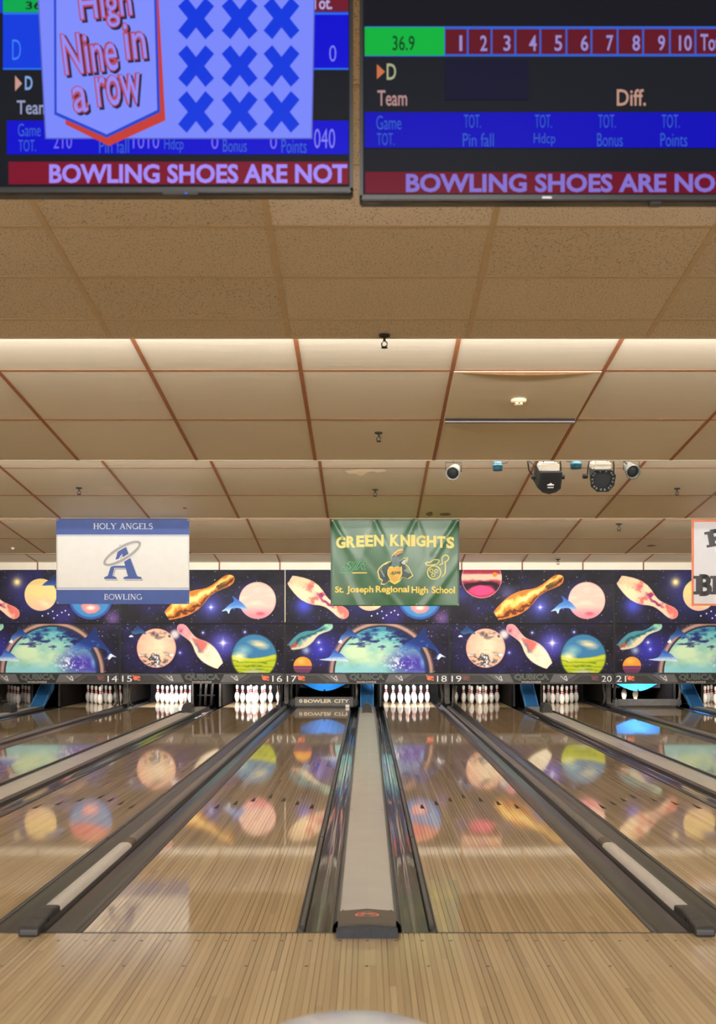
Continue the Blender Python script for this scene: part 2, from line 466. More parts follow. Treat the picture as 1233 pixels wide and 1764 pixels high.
def ceiling(i, rows, depth, tmat, gmat, label, first=0.0):
    ya, yb, z0, s = UNITS[i]; ang = -math.atan(s); ln = (yb - ya) / math.cos(ang)
    c = MB().box(-SIDE, SIDE, 0, ln, .014, .05).build('ceiling', mat('ceiling_back', (120, 100, 76), .8, var=.1))
    c.location = (0, ya, ceil_z(i, ya)); c.rotation_euler = (ang, 0, 0)
    structure(c, label, 'ceiling')
    bw = .034
    # rows are counted back from the lip
    edges = [ln]
    for r in rows: edges.append(edges[-1] - r)
    tiles = {}
    meshes = {}
    for k in COLS:
        xa = max(X0 + k * TW, -SIDE); xb = min(X0 + (k + 1) * TW, SIDE)
        if xb - xa < .1: continue
        for j in range(len(rows)):
            y1, y0 = edges[j], max(edges[j + 1], 0)
            if y1 - y0 < .05: continue
            key = (round(xb - xa, 3), round(y1 - y0, 3))
            if key not in meshes:
                w, d = (xb - xa - bw * .8) / 2, (y1 - y0 - bw * .8) / 2
                meshes[key] = MB().box(-w, w, -d, d, 0, .012).mesh('ceiling_tile'); meshes[key].materials.append(tmat)
            tiles[(k, j)] = link('ceiling_tile', meshes[key], None, c, ((xa + xb) / 2, (y0 + y1) / 2, 0))
    lb = MB().box(-bw / 2, bw / 2, 0, ln, -.004, .014).mesh('grid_bar'); lb.materials.append(gmat)
    for k in COLS:
        x = X0 + k * TW
        if abs(x) < SIDE: link('grid_bar', lb, None, c, (x, 0, 0))
    tb = MB().box(-SIDE, SIDE, -bw * .35, bw * .35, -.003, .014).mesh('grid_bar'); tb.materials.append(gmat)
    for e in edges[1:]:
        if e > .02: link('grid_bar', tb, None, c, (0, e, 0))
    # lip trim and the riser that closes the step
    MB().box(-SIDE, SIDE, ln - .012, ln, -.008, .06).build('lip', gmat if i < 2 else M_gridt, c)
    return c, tiles, edges


c0, t0, e0 = ceiling(0, [.61] * 6, .61, M_tile1, M_gridt, 'tan dotted tile ceiling over the seats behind the screens')
c1, t1, e1 = ceiling(1, [.30] + [.61] * 6, .61, M_tile1, M_gridt, 'tan dotted tile ceiling section nearest the screens')
c2, t2, e2 = ceiling(2, [1.30, 1.22, 1.32], 1.22, M_tile2, M_gridb, 'smooth beige ceiling section with brown grid and smoke detector')
c3, t3, e3 = ceiling(3, [1.22, 1.23, 1.27], 1.22, M_tile2, M_gridb, 'smooth beige ceiling section with the stage lights')
c4, t4, e4 = ceiling(4, [1.17, 1.22, 1.10], 1.22, M_tile2, M_gridb, 'narrow beige ceiling section behind the hanging banners')
c5, t5, e5 = ceiling(5, [.75, 1.22, 1.22, .5], 1.22, M_tile2, M_gridb, 'farthest beige ceiling section above the space artwork')
structure(MB().box(-SIDE, SIDE, -6.0, -.3, 3.95, 4.05).build('ceiling', M_wall), 'plain ceiling of the seating area behind the lanes', 'ceiling')
for i in range(0, 5):          # risers closing the steps
    yb = UNITS[i][1]; za = ceil_z(i, yb) + .05; zb = ceil_z(i + 1, UNITS[i + 1][0]) + .05
    lo, hi = min(za, zb), max(za, zb)
    structure(MB().box(-SIDE, SIDE, yb + .005, yb + .03, lo, hi).build('trim_%d' % (i + 1), M_fascia), 'cream riser closing step %s of the stepped ceiling' % ('one', 'two', 'three', 'four', 'five')[i], 'ceiling riser')
# whiter replacement tiles in the nearest section
me_w = None
for key in ((-1, 3), (0, 3), (1, 3), (0, 4), (1, 4)):
    if key in t1:
        if me_w is None: me_w = t1[key].data.copy(); me_w.materials.clear(); me_w.materials.append(M_tile1w)
        t1[key].data = me_w
# the loose tile carrying the smoke detector hangs a little out of its frame
lt = t2[(0, 1)]; lt.rotation_euler = (math.radians(-.7), 0, 0); lt.location.z -= .016
MB().box(X0 + .02, X0 + TW - .02, e2[1] - .075, e2[1] - .022, -.050, -.026).build('exposed_angle', mat('angle_lilac', (150, 142, 142), .5, var=.06), c2)
MB().box(X0 + .02, X0 + TW - .02, e2[1] - .092, e2[1] - .076, -.040, -.026).build('gap_shadow_strip', M_black, c2)  # solid black strip painted in as the shadow line at the loose tile's far edge
sag = MB(); sag.add([(X0 + .02 + (TW - .04) * i / 16, e2[2] + .020, -.004 - .030 * math.sin(math.pi * i / 16) ** .7) for i in range(17)] + [(X0 + .02 + (TW - .04) * i / 16, e2[2] + .022, -.002) for i in range(17)], [(i, i + 1, 18 + i, 17 + i) for i in range(16)])
sag.build('sagging_edge', mat('raw_fibre', (112, 78, 46), .9, var=.2, scale=20), c2)
ml = lt.data.copy(); ml.materials.clear(); ml.materials.append(M_tile3); lt.data = ml
for key in ((0, 0), (2, 0), (3, 0)):
    mw = t3[key].data.copy(); mw.materials.clear(); mw.materials.append(M_tile3); t3[key].data = mw
# peeled vinyl showing pale paper on one tile, and scuffs
def on_ceiling(i, x, y):
    """photo pixel -> local point on ceiling section i"""
    z0, s = UNITS[i][2] - CAMZ, UNITS[i][3]
    Y = z0 / ((HY - y) / FPX + s); X = (x - HX) * Y / FPX
    return X, (Y - UNITS[i][0]) / math.cos(math.atan(s)), Y


pts = [(594, 811), (600, 816), (612, 816), (622, 820), (634, 813), (642, 812), (650, 814), (657, 813), (666, 811), (661, 808), (640, 808), (618, 808)]
P = [on_ceiling(3, *p) for p in pts]
MB().add([(p[0], p[1], -.002) for p in P], [tuple(range(len(P)))]).build('peeled_patch', mat('peeled_paper', (246, 236, 206), .8, var=.03), c3)
for i, cc, x, y, w, h in ((3, c3, 740, 885, 14, 6), (3, c3, 768, 886, 22, 4), (4, c4, 1120, 940, 20, 3), (3, c3, 318, 875, 9, 2)):
    X, l, Y = on_ceiling(i, x, y); k = Y / FPX
    mb = MB(); mb.add([(X + w * .5 * k * math.cos(a) * R.uniform(.6, 1.2), l + h * 3 * k * math.sin(a) * R.uniform(.6, 1.2), -.002) for a in np.linspace(0, 5.9, 9)], [tuple(range(9))])
    mb.build('stain', mat('stain', (130, 108, 82), .8, var=.3, scale=20), cc)

# back fascia above the artwork
structure(MB().box(-SIDE, SIDE, 22.32, 22.40, 2.5, ceil_z(5, 22.3) + .3).build('trim_6', M_fascia), 'cream fascia strip above the space artwork panels', 'fascia')
fas = bpy.data.objects['trim_6']
for k in COLS:
    x = X0 + k * TW
    if abs(x) < SIDE: MB().box(x - .014, x + .014, 22.312, 22.32, 2.5, ceil_z(5, 22.3) - .003).build('grid_bar', M_gridb, fas)

# ------------------------------------------------------------------ lanes
lane_board = MB().box(-.5, .5, FOUL + .004, END, -.02, 0).mesh('lane_board'); lane_board.materials.append(M_board)
arrow = MB().add([(-.020, 0, 0), (.020, 0, 0), (.004, .23, 0), (-.004, .23, 0)], [(0, 1, 2, 3)]).mesh('arrow'); arrow.materials.append(mat('arrow_dark', (40, 28, 22), .6, spec=.15, var=.1))
for n, xc in LANES.items():
    ln = thing('bowling_lane', 'glossy maple bowling lane running up to number %s' % WORD[n], 'lane', (xc, 0, 0), 'bowling lanes')
    if 15 <= n <= 20:
        MB().box(-LW / 2, LW / 2, FOUL + .004, END, -.12, -.02).build('lane_base', M_joint, ln)
        for i in range(39):
            seam = .0034 if i % 13 in (2, 5, 9) else .0008
            o = link('lane_board', lane_board, None, ln, (-LW / 2 + (i + .5) * PITCH, 0, 0)); o.scale = (PITCH - seam, 1, 1)
    else:
        MB().box(-LW / 2, LW / 2, FOUL + .004, END, -.12, 0).build('lane_bed', M_stripe, ln)
    for k in range(-3, 4):
        link('lane_arrow', arrow, None, ln, (k * 5 * PITCH, 10.0 - abs(k) * .2, .0008))


def arc_pts(x0, z0, x1, z1, depth, n=10):
    out = []
    for i in range(n + 1):
        t = i / n
        out.append((x0 + (x1 - x0) * t, z0 + (z1 - z0) * t - depth * math.sin(math.pi * t) ** .8))
    return out


def gutter(xe, sgn, width, side, n, inner):
    """xe: lane edge, sgn: direction away from the lane"""
    g = thing('gutter', 'charcoal gutter along the %s side of lane %s' % (side, WORD[n]), 'gutter', (xe, 0, 0), 'lane gutters')
    if inner:
        prof = [(0, -.004), (.012, -.004), (.018, -.012), (.03, -.014)] + arc_pts(.03, -.014, width - .004, -.004, .075, 12) + [(width, .0)]
    else:
        prof = [(0, -.003), (.034, -.003), (.040, -.012)] + arc_pts(.044, -.014, width - .006, -.010, .055, 12) + [(width, -.002)]
    prof = [(sgn * (x + .0005), z) for x, z in prof]
    MB().extrude_y(prof, FOUL + .006, END, False).build('trough', M_gutter_g if inner else M_gutter, g, smooth=True)
    # black trim strip and folded-down bumper rail beside the boards
    a, b = sorted((sgn * .001, sgn * .009))
    MB().box(a, b, FOUL + .006, END - .6, -.02, .003).build('edge_strip', M_edge, g)
    a, b = sorted((sgn * .012, sgn * (.034 if inner else .030)))
    yy = FOUL + .12 if inner else FOUL + .06
    if inner or (xe > 0) == (sgn < 0):
        while yy < 21.5:
            MB().bbox(a, b, yy, min(yy + 2.45, 21.6), -.02, .006, .003).build('bumper_rail', M_rail, g); yy += 2.47
    return g


for n, xc in LANES.items():
    odd = n % 2 == 1
    # inside a pair the odd lane has its partner on the right
    wi, wo = INNER / 2 - .172, OUTER / 2 - .058
    if odd:
        gutter(xc + LW / 2, 1, wi, 'right', n, True); gutter(xc - LW / 2, -1, wo, 'left', n, False)
    else:
        gutter(xc - LW / 2, -1, wi, 'left', n, True); gutter(xc + LW / 2, 1, wo, 'right', n, False)

# dividers inside a pair: wide grey capping over the ball track
CAPF = FOUL - .105
for n0, k in PAIRS:
    d = thing('ball_track_cap', 'wide light grey capping between lanes %s and %s' % (WORD[n0], WORD[n0 + 1]), 'lane divider', (k * PAIR, 0, 0), 'pair cappings')
    MB().extrude_y([(-.139, .052), (0, .062), (.139, .052)], FOUL + .20, 13.4).build('cap_plate', M_cap, d)
    MB().extrude_y([(-.139, .052), (0, .062), (.139, .052)], 13.405, 20.25).build('cap_plate', M_cap, d)
    MB().extrude_y([(-.139, .045), (0, .055), (.139, .045)], 20.25, 22.1).build('cap_plate', M_metal_b, d)
    for s in (-1, 1):
        MB().extrude_y([(s * .1385, .056), (s * .150, .056), (s * .166, .036), (s * .171, -.10)], FOUL + .006, 22.1, False).build('side_skirt', M_gutter, d)
    MB().extrude_y([(-.142, .056), (0, .068), (.142, .056), (.142, .001), (-.142, .001)], FOUL - .055, FOUL + .21, True, True).build('end_plate', M_capend, d)
    lg = MB().add([(.062 * math.cos(a), FOUL + .095 + .046 * math.sin(a), .0692 - abs(.062 * math.cos(a)) * .0845) for a in np.linspace(0, 2 * math.pi, 25)[:-1]], [tuple(range(24))]).build('oval_badge', mat('badge_red', (176, 60, 54), .5, var=.1), d)
    mb = MB()
    for a0 in np.linspace(0, 2 * math.pi, 33)[:-1]:
        a1 = a0 + 2 * math.pi / 32
        q = []
        for a, r in ((a0, .96), (a1, .96), (a1, .84), (a0, .84)):
            x = .062 * r * math.cos(a); q.append((x, FOUL + .095 + .046 * r * math.sin(a), .0699 - abs(x) * .0845))
        mb.add(q, [(0, 1, 2, 3)])
    for xx, ww, yy in [(-.03, .02, .0), (-.005, .02, .0), (.02, .02, .0), (-.026, .05, .016), (-.03, .012, -.014), (.018, .012, -.014)]:
        mb.add([(x, FOUL + .095 + y, .0699 - abs(x) * .0845) for x, y in ((xx, yy - .004), (xx + ww, yy - .004), (xx + ww, yy + .004), (xx, yy + .004))], [(0, 1, 2, 3)])
    mb.build('badge_border', mat('badge_pale', (222, 158, 140), .5, var=.05), lg)
    # rubber nose block: gabled top, slightly bowed front
    prof = [(-.149, .0005), (.149, .0005), (.149, .044), (.139, .052), (0, .064), (-.139, .052), (-.149, .044)]
    MB().extrude_y([(x, z * .86) for x, z in prof], CAPF, FOUL - .055, True, True).build('rubber_nose', M_rubber_b, d)
    # black dome at the far end of the capping
    dome = [(-.09, 0), (.09, 0), (.09, .08), (.068, .14), (.03, .175), (-.03, .175), (-.068, .14), (-.09, .08)]
    MB().extrude_y([(x, z + .055) for x, z in dome], 20.26, 20.62, True, True).build('end_dome', M_rubber, d)
    for yy in (FOUL + .23, 9.0, 13.3):
        for s in (-1, 1): MB().lathe([(.006, 0), (.006, .0012)], 8).build('screw', M_dark, d, (s * .122, yy, .0535))

# thin dividers between pairs
for j in range(-2, 2):
    xc = (j + .5) * PAIR
    la, lb = 17 + 2 * j + 1, 17 + 2 * j + 2
    d = thing('lane_divider_rail', 'slim rail divider between lanes %s and %s' % (WORD[la], WORD[lb]), 'lane divider', (xc, 0, 0), 'slim dividers')
    cap = [(-.048, .030), (-.040, .050), (-.02, .060), (.02, .060), (.040, .050), (.048, .030)]
    MB().extrude_y(cap, FOUL + .32, 7.55, False).build('cap_bar', M_capbar, d, smooth=True)
    MB().extrude_y([(x * .9, z + .004) for x, z in cap], 7.55, 7.72, True, True).build('joint_piece', mat('joint_brown', (96, 84, 72), .6, var=.1), d)
    MB().extrude_y([(x * .8, z - .004) for x, z in cap], 7.72, 22.3, False).build('rail_bar', M_bar, d, smooth=True)
    MB().extrude_y([(-.048, .03), (-.056, -.1), (.056, -.1), (.048, .03)], FOUL + .006, 22.3, False).build('rail_base', M_gutter, d)
    # moulded black end block that laps over the foul line: low nose, then a raised grip
    nose = MB()
    nose.prism_x([(FOUL - .085, .001), (FOUL + .05, .001), (FOUL + .05, .058), (FOUL - .055, .052), (FOUL - .075, .038)], -.050, .050)
    nose.prism_x([(FOUL + .05, .001), (FOUL + .33, .001), (FOUL + .33, .060), (FOUL + .20, .072), (FOUL + .05, .058)], -.046, .046)
    e = nose.build('end_block', M_rubber, d)
    bv = e.modifiers.new('bevel', 'BEVEL'); bv.width = .012; bv.segments = 3
    for s in (-1, 1): MB().box(s * .0455 - .0015, s * .0455 + .0015, FOUL + .09, FOUL + .115, .02, .045).build('bolt_slot', M_black, e)

# ------------------------------------------------------------------ pin ends
prof_pin = [(.0258, 0), (.0359, .019), (.0496, .057), (.0569, .086), (.0605, .114), (.0579, .149), (.0472, .184), (.0315, .216), (.0244, .239), (.0228, .254), (.0237, .276),
            (.0265, .298), (.0308, .323), (.0324, .343), (.0270, .365), (.016, .376), (.004, .381)]
pin_me = MB().lathe(prof_pin, 18).mesh('pin_body', True); pin_me.materials.append(M_pin)
sm = MB()
for za, zb, ra, rb in ((.218, .241, .0312, .0248), (.259, .281, .0238, .0250)):
    seg = 18; v = []
    for r, z in ((ra, za), (rb, zb)):
        v += [(r * math.cos(2 * math.pi * q / seg), r * math.sin(2 * math.pi * q / seg), z) for q in range(seg)]
    sm.add(v, [(q, (q + 1) % seg, seg + (q + 1) % seg, seg + q) for q in range(seg)])
stripe_me = sm.mesh('neck_stripe', True); stripe_me.materials.append(M_red)
POS = [('head pin', 0, 0), ('left pin of the second row', 1, -.5), ('right pin of the second row', 1, .5), ('left pin of the third row', 2, -1), ('middle pin of the third row', 2, 0),
       ('right pin of the third row', 2, 1), ('outer left pin of the back row', 3, -1.5), ('inner left pin of the back row', 3, -.5), ('inner right pin of the back row', 3, .5), ('outer right pin of the back row', 3, 1.5)]


def pin(x, y, z, label, group):
    p = link('bowling_pin', pin_me, None, None, (x, y, z)); p.rotation_euler = (0, 0, R.uniform(0, 6))
    tag(p, label, 'pin', group); link('neck_stripe', stripe_me, None, p)
    return p


for n, xc in LANES.items():
    if n in (17, 21): continue
    for nm, r, c in POS:
        pin(xc + c * .3048, HEAD + r * .264, 0, 'white red-striped bowling pin, %s on lane %s' % (nm, WORD[n]), 'pins racked on lane %d' % n)
for c, nm in ((-.5, 'left'), (.3, 'right')):
    pin(LANES[21] + c * .3048 - .06, 23.75, .098, 'white pin hanging under the blue table of lane twenty-one, %s one' % nm, 'pins held over lane 21')

PIT = {13: 1.0, 14: 7, 15: 40, 16: 46, 17: 4, 18: 52, 19: 10, 20: 9, 21: 24, 22: 10}
for n, xc in LANES.items():
    area('pin_lamp', (xc, 22.52, .80), (math.radians(52), 0, 0), .95, .08, PIT[n], (1, .97, .96) if PIT[n] > 20 else (1, .9, .8)).data.spread = math.radians(105)
    # pinsetter machine shadowed above the deck: a dark boxed hood over the pins
    h = thing('pinsetter', 'dark pinsetter housing above the pins of lane %s' % WORD[n], 'pinsetter', (xc, 0, 0), 'pinsetters')
    MB().box(-.48, .48, 23.35, 25.2, .88, 1.5).build('housing', M_black, h)
    MB().box(-.50, .50, 25.22, 25.27, .0, 1.5).build('pit_curtain', M_black, h)
    for s in (-1, 1): MB().box(s * .45 - .02, s * .45 + .02, 23.3, 23.36, .60, .92).build('bracket', M_dark, h)

# kickback partitions with worn edges, and the sweep arms standing beside the lanes
for j in range(-2, 2):
    xc = (j + .5) * PAIR; la, lb = 17 + 2 * j + 1, 17 + 2 * j + 2
    kb = thing('kickback', 'worn dark partition between the pins of lanes %s and %s' % (WORD[la], WORD[lb]), 'partition', (xc, 0, 0), 'pin deck partitions')
    MB().box(-.03, .03, 22.75, 25.2, .07, 1.45).build('panel', M_kick, kb)
    MB().bbox(-.045, .045, 22.68, 22.75, .07, 1.4, .01).build('post', M_metal, kb)
    for s in (-1, 1):
        if s == 1 and j in (-1, 1): continue      # the lowered sweeps have their own arms
        MB().tube([(s * .15, 22.5, .62), (s * .15, 22.5, .42), (s * .115, 22.5, .24), (s * .13, 22.52, .1), (s * .19, 22.56, .03)], .022, 8).build('sweep_arm', M_metal, kb, smooth=True)
        MB().tube([(s * .105, 22.55, .60), (s * .10, 22.55, .30), (s * .085, 22.55, .02)], .014, 6).build('arm_link', M_metal_b if s > 0 else M_dark, kb, smooth=True)
for n0, k in PAIRS:
    kb = thing('kickback', 'brown partitions flanking the ball door of lanes %s and %s' % (WORD[n0], WORD[n0 + 1]), 'partition', (k * PAIR, 0, 0), 'ball door partitions')
    for s in (-1, 1):
        MB().box(s * .30 - .025, s * .30 + .025, 22.8, 25.2, .006, 1.45).build('panel', M_kick, kb)
        MB().bbox(s * .275 - .018, s * .275 + .018, 22.74, 22.81, .006, 1.4, .008).build('edge_post', M_metal if k == -1 else M_dark, kb)
    if k != -1:
        ch = thing('ball_lift_cover', 'sloping blue ball lift cover between lanes %s and %s' % (WORD[n0], WORD[n0 + 1]), 'chute', (k * PAIR, 0, 0), 'blue ball lift covers')
        MB().prism_x([(22.13, .05), (22.2, .05), (23.35, .58), (23.35, .66), (23.25, .66)], -.125, .125).build('cover', M_blue, ch)
        for s in (-1, 1): MB().prism_x([(22.11, .045), (22.20, .045), (23.35, .575), (23.35, .68), (23.22, .68)], s * .125 - .012, s * .125 + .012).build('side_flange', mat('chute_blue_edge', (66, 122, 168), .35, var=.08), ch)
        for q in range(3): MB().add([(x, 22.80 + q * .06 + dy, .3905 + q * .0285 + dy * .472) for x, dy in ((-.07, 0), (-.03, .02), (-.03, .032), (-.07, .012))], [(0, 1, 2, 3)]).build('slot_mark', M_metal_b, ch)
    else:
        ch = thing('ball_lift', 'open ball lift with grey steel uprights between lanes fifteen and sixteen', 'ball lift', (k * PAIR, 0, 0))
        for x in (-.16, -.05, .08): MB().tube([(x, 22.9, .02), (x + .02, 22.9, .35), (x + .05, 22.9, .65)], .026, 8).build('upright', M_metal, ch, smooth=True)
        MB().box(-.2, .16, 22.88, 22.92, .22, .25).build('crossbar', M_dark, ch)

# sweep bars lowered on lanes 17 and 21, with the blue lit tables behind them
def blue_table(n, w, cx):
    t = thing('pin_table', 'blue glowing pin table lowered behind the sweep of lane %s' % WORD[n], 'pin table', (LANES[n] + cx, 0, 0), 'blue pin tables')
    m, nt, b = new_mat('blue_lit_plastic'); N = nt.nodes.new
    b.inputs['Base Color'].default_value = (.01, .10, .42, 1); b.inputs['Roughness'].default_value = .35
    b.inputs['Base Color'].default_value = (.03, .30, .80, 1)
    area('table_lamp', (LANES[n] + cx, 22.75, .74), (math.radians(75), 0, 0), .3, .06, 5, (.2, .62, 1.0))
    mb = MB(); v = []; f = []
    nx = 24
    for i in range(nx + 1):
        s = -1 + 2 * i / nx
        z = .46 - .165 * math.cos(s * math.pi / 2) ** 1.2
        v += [(s * w / 2, 23.52 - .10 * (1 - s * s), z), (s * w / 2, 23.45 - .12 * (1 - s * s), z + .28)]
    for i in range(nx): f.append((2 * i, 2 * i + 2, 2 * i + 3, 2 * i + 1))
    mb.add(v, f).build('lit_shell', m, t, smooth=True)
    MB().prism([(-.025, .30), (.025, .30), (0, .345)], 23.36, 23.40).build('pointer', M_black, t)
    MB().box(-w / 2 - .02, w / 2 + .02, 23.55, 23.62, .36, .86).build('back_plate', M_black, t)
    return t


blue_table(17, 1.02, -.02); blue_table(21, .98, .0)


def sweep(n, lettered):
    s = thing('sweep_bar', 'grey sweep bar %s lowered on lane %s' % ('with cream lettering' if lettered else 'without lettering', WORD[n]), 'sweep bar', (LANES[n], 22.62, 0), 'sweep bars')
    MB().bbox(-.60, .60, 0, .05, .03, .215 if lettered else .17, .012).build('board', M_sweep, s)
    MB().box(-.60, .60, .004, .046, .004, .03).build('rubber_edge', M_edge, s)
    for q in (-1, 1):
        MB().bbox(q * .645 - .055, q * .645 + .055, -.02, .07, .02, .19, .03).build('end_housing', M_rubber if lettered else M_sweep, s)
        MB().tube([(q * .66, .02, .10), (q * .67, .0, .35), (q * .64, -.05, .60), (q * .62, -.08, .8)], .026, 8).build('sweep_arm', M_metal if q < 0 else M_metal_b, s, smooth=True)
    if lettered:
        k = 22.62 / FPX
        f = lambda px: (px - HX) * k - LANES[n]
        put_text('lettering', 'BOWLER', f(523.5), f(571), .095, .168, -.002, M_cream, s, .025)
        put_text('lettering', 'CITY', f(575.5), f(601), .095, .168, -.002, M_cream, s, .025)
        MB().ring2((f(518), .132), .026, .030, .016, n=20, y=-.002).build('emblem', M_cream, s)
        MB().disc2((f(518), .132), .010, 10, -.002).build('emblem', M_cream, s)
        MB().box(.44, .515, -.012, -.002, -.0 + .004, .06).build('white_tag', M_pin, s)


sweep(17, True); sweep(21, False)

# ------------------------------------------------------------------ artwork for the masking panels (flat print, held in colour attributes)
SS = 1.6


class Art:
    def __init__(s, w, h, seed):
        s.w, s.h = w, h; s.nx, s.ny = int(w * SS), int(h * SS)
        s.U, s.V = np.meshgrid(np.linspace(0, w, s.nx), np.linspace(0, h, s.ny))
        s.rng = np.random.RandomState(seed); s.img = np.zeros((s.ny, s.nx, 3))

    def noise(s, sx, sy=None, oct=4, seed=0):
        sy = sy or sx; out = np.zeros_like(s.U); amp = 1; tot = 0; rs = np.random.RandomState(seed + 11)
        for o in range(oct):
            gx, gy = s.U / sx * 2 ** o, s.V / sy * 2 ** o
            G = rs.rand(int(gy.max()) + 3, int(gx.max()) + 3)
            ix, iy = gx.astype(int), gy.astype(int); fx, fy = gx - ix, gy - iy
            fx = fx * fx * (3 - 2 * fx); fy = fy * fy * (3 - 2 * fy)
            out += amp * ((G[iy, ix] * (1 - fx) + G[iy, ix + 1] * fx) * (1 - fy) + (G[iy + 1, ix] * (1 - fx) + G[iy + 1, ix + 1] * fx) * fy)
            tot += amp; amp *= .55
        return out / tot

    def blend(s, col, a):
        c = np.array(col, float)
        if c.max() > 1.5: c = c / 255
        a = np.clip(a, 0, 1)[..., None]; s.img = s.img * (1 - a) + c * a

    def glow(s, x, y, r, col, k=1.0, p=2):
        d = np.hypot(s.U - x, s.V - y) / r; s.blend(col, k * np.exp(-d ** p * 1.6))

    def disc(s, x, y, r, soft=.7): return np.clip((r - np.hypot(s.U - x, s.V - y)) / soft + .5, 0, 1)

    def stars(s, n, bright=1.0):
        for _ in range(n):
            x, y = s.rng.rand() * s.w, s.rng.rand() * s.h; r = .45 + .55 * s.rng.rand() ** 3
            s.blend((225, 225, 255), bright * (.35 + .65 * s.rng.rand()) * s.disc(x, y, r))

    def star(s, x, y, r):
        s.glow(x, y, r * 3.2, (110, 110, 220), .8); s.glow(x, y, r, (255, 255, 255), 1)
        d = np.minimum(np.abs(s.U - x) + np.abs(s.V - y) * .12, np.abs(s.V - y) + np.abs(s.U - x) * .12); s.blend((235, 240, 255), np.clip(1 - d / (r * .42), 0, 1) * .7)

    def poly(s, pts, soft=.8, smooth=True):
        P = [np.array(p, float) for p in pts]; n = len(P)
        if smooth:
            Q = []
            for i in range(n):
                a, b, c, d = P[i - 1], P[i], P[(i + 1) % n], P[(i + 2) % n]
                for t in (0, .25, .5, .75):
                    Q.append(.5 * (2 * b + (c - a) * t + (2 * a - 5 * b + 4 * c - d) * t * t + (3 * b - a - 3 * c + d) * t ** 3))
            P = Q; n = len(P)
        inside = np.zeros(s.U.shape, bool); dist = np.full(s.U.shape, 1e9)
        for i in range(n):
            a, b = P[i], P[(i + 1) % n]; e = b - a
            wx, wy = s.U - a[0], s.V - a[1]
            t = np.clip((wx * e[0] + wy * e[1]) / max(e @ e, 1e-9), 0, 1)
            dist = np.minimum(dist, np.hypot(wx - e[0] * t, wy - e[1] * t))
            c = ((a[1] > s.V) != (b[1] > s.V)) & (s.U < (b[0] - a[0]) * (s.V - a[1]) / (b[1] - a[1] if abs(b[1] - a[1]) > 1e-9 else 1e-9) + a[0])
            inside ^= c
        return np.clip(np.where(inside, dist, -dist) / soft + .5, 0, 1)

    def pin(s, base, head, cols, ws=1.0, edge=(250, 200, 190), seed=3):
        b = np.array(base, float); h = np.array(head, float); ax = h - b; ln = np.hypot(*ax); ax /= ln; nx = np.array([-ax[1], ax[0]])
        t = ((s.U - b[0]) * ax[0] + (s.V - b[1]) * ax[1]) / ln; d = ((s.U - b[0]) * nx[0] + (s.V - b[1]) * nx[1]) / ln
        tz = np.array([p[1] for p in prof_pin]) / .381; tr = np.array([p[0] for p in prof_pin]) / .381 * ws
        w = np.interp(t, tz, tr, left=-1, right=-1); w = np.where((t < 0) | (t > 1), -.2, w)
        m = np.clip((w - np.abs(d)) * ln / .8 + .5, 0, 1)
        nz = s.noise(14, 14, 4, seed); q = np.clip(d / np.maximum(w, .01) * .5 + .5 + (nz - .5) * .7, 0, 1); tt = np.clip(t + (nz - .5) * .35, 0, 1)
        s.blend(cols[0], m)
        for col, a in cols[1:]: s.blend(col, m * np.clip(a(tt, q, nz), 0, 1))
        s.blend(edge, m * np.clip(1 - (w - np.abs(d)) * ln / 1.4, 0, 1) * .75)

    def dolphin(s, pts, top=(24, 40, 92), belly=(120, 170, 220), hi=(60, 100, 180), down=(0, 1)):
        m = s.poly(pts); P = np.array(pts, float); pr = P @ np.array(down); g = (s.U * down[0] + s.V * down[1] - pr.min()) / max(pr.max() - pr.min(), 1)
        s.blend(top, m); s.blend(hi, m * np.clip(g * 1.8 - .35, 0, 1)); s.blend(belly, m * np.clip(g * 2.6 - 1.55, 0, 1))
        nz = s.noise(6, 6, 2, 5); s.blend(belly, m * np.clip(nz * 2.2 - 1.45, 0, 1) * .8)

    def mesh(s, name, w, h):
        nx, ny = s.nx, s.ny
        x = (s.U / s.w - .5) * w; z = (1 - s.V / s.h) * h
        co = np.stack([x, np.zeros_like(x), z], -1).reshape(-1, 3)
        idx = np.arange(nx * ny).reshape(ny, nx)
        f = np.stack([idx[1:, :-1], idx[1:, 1:], idx[:-1, 1:], idx[:-1, :-1]], -1).reshape(-1, 4)
        me = bpy.data.meshes.new(name); me.vertices.add(len(co)); me.vertices.foreach_set('co', co.ravel())
        me.loops.add(f.size); me.polygons.add(len(f)); me.loops.foreach_set('vertex_index', f.ravel())
        me.polygons.foreach_set('loop_start', np.arange(0, f.size, 4)); me.update(calc_edges=True)
        at = me.color_attributes.new('print', 'FLOAT_COLOR', 'POINT')
        c = np.clip(s.img, 0, 1); c = np.where(c <= .04045, c / 12.92, ((c + .055) / 1.055) ** 2.4)
        at.data.foreach_set('color', np.concatenate([c, np.ones((ny, nx, 1))], -1).astype(np.float32).ravel())
        me.materials.append(M_print)
        return me


M_print, _nt, _b = new_mat('panel_print')
_at = _nt.nodes.new('ShaderNodeAttribute'); _at.attribute_name = 'print'
_nt.links.new(_at.outputs['Color'], _b.inputs['Base Color']); _b.inputs['Roughness'].default_value = .5; _b.inputs['Specular IOR Level'].default_value = .2


def sky(a, seed):
    a.img[:] = np.array((20, 18, 27)) / 255
    n1 = a.noise(60, 40, 5, seed); n2 = a.noise(45, 45, 5, seed + 1); n3 = a.noise(9, 9, 3, seed + 2)
    a.blend((46, 39, 56), np.clip(n1 * 2.6 - 1.1, 0, 1) * .8); a.blend((40, 36, 110), np.clip(n2 * 3 - 1.6, 0, 1) * .8)
    a.blend((52, 46, 66), np.clip(n3 * 2 - 1.0, 0, 1) * .35)
    a.stars(190, .8)


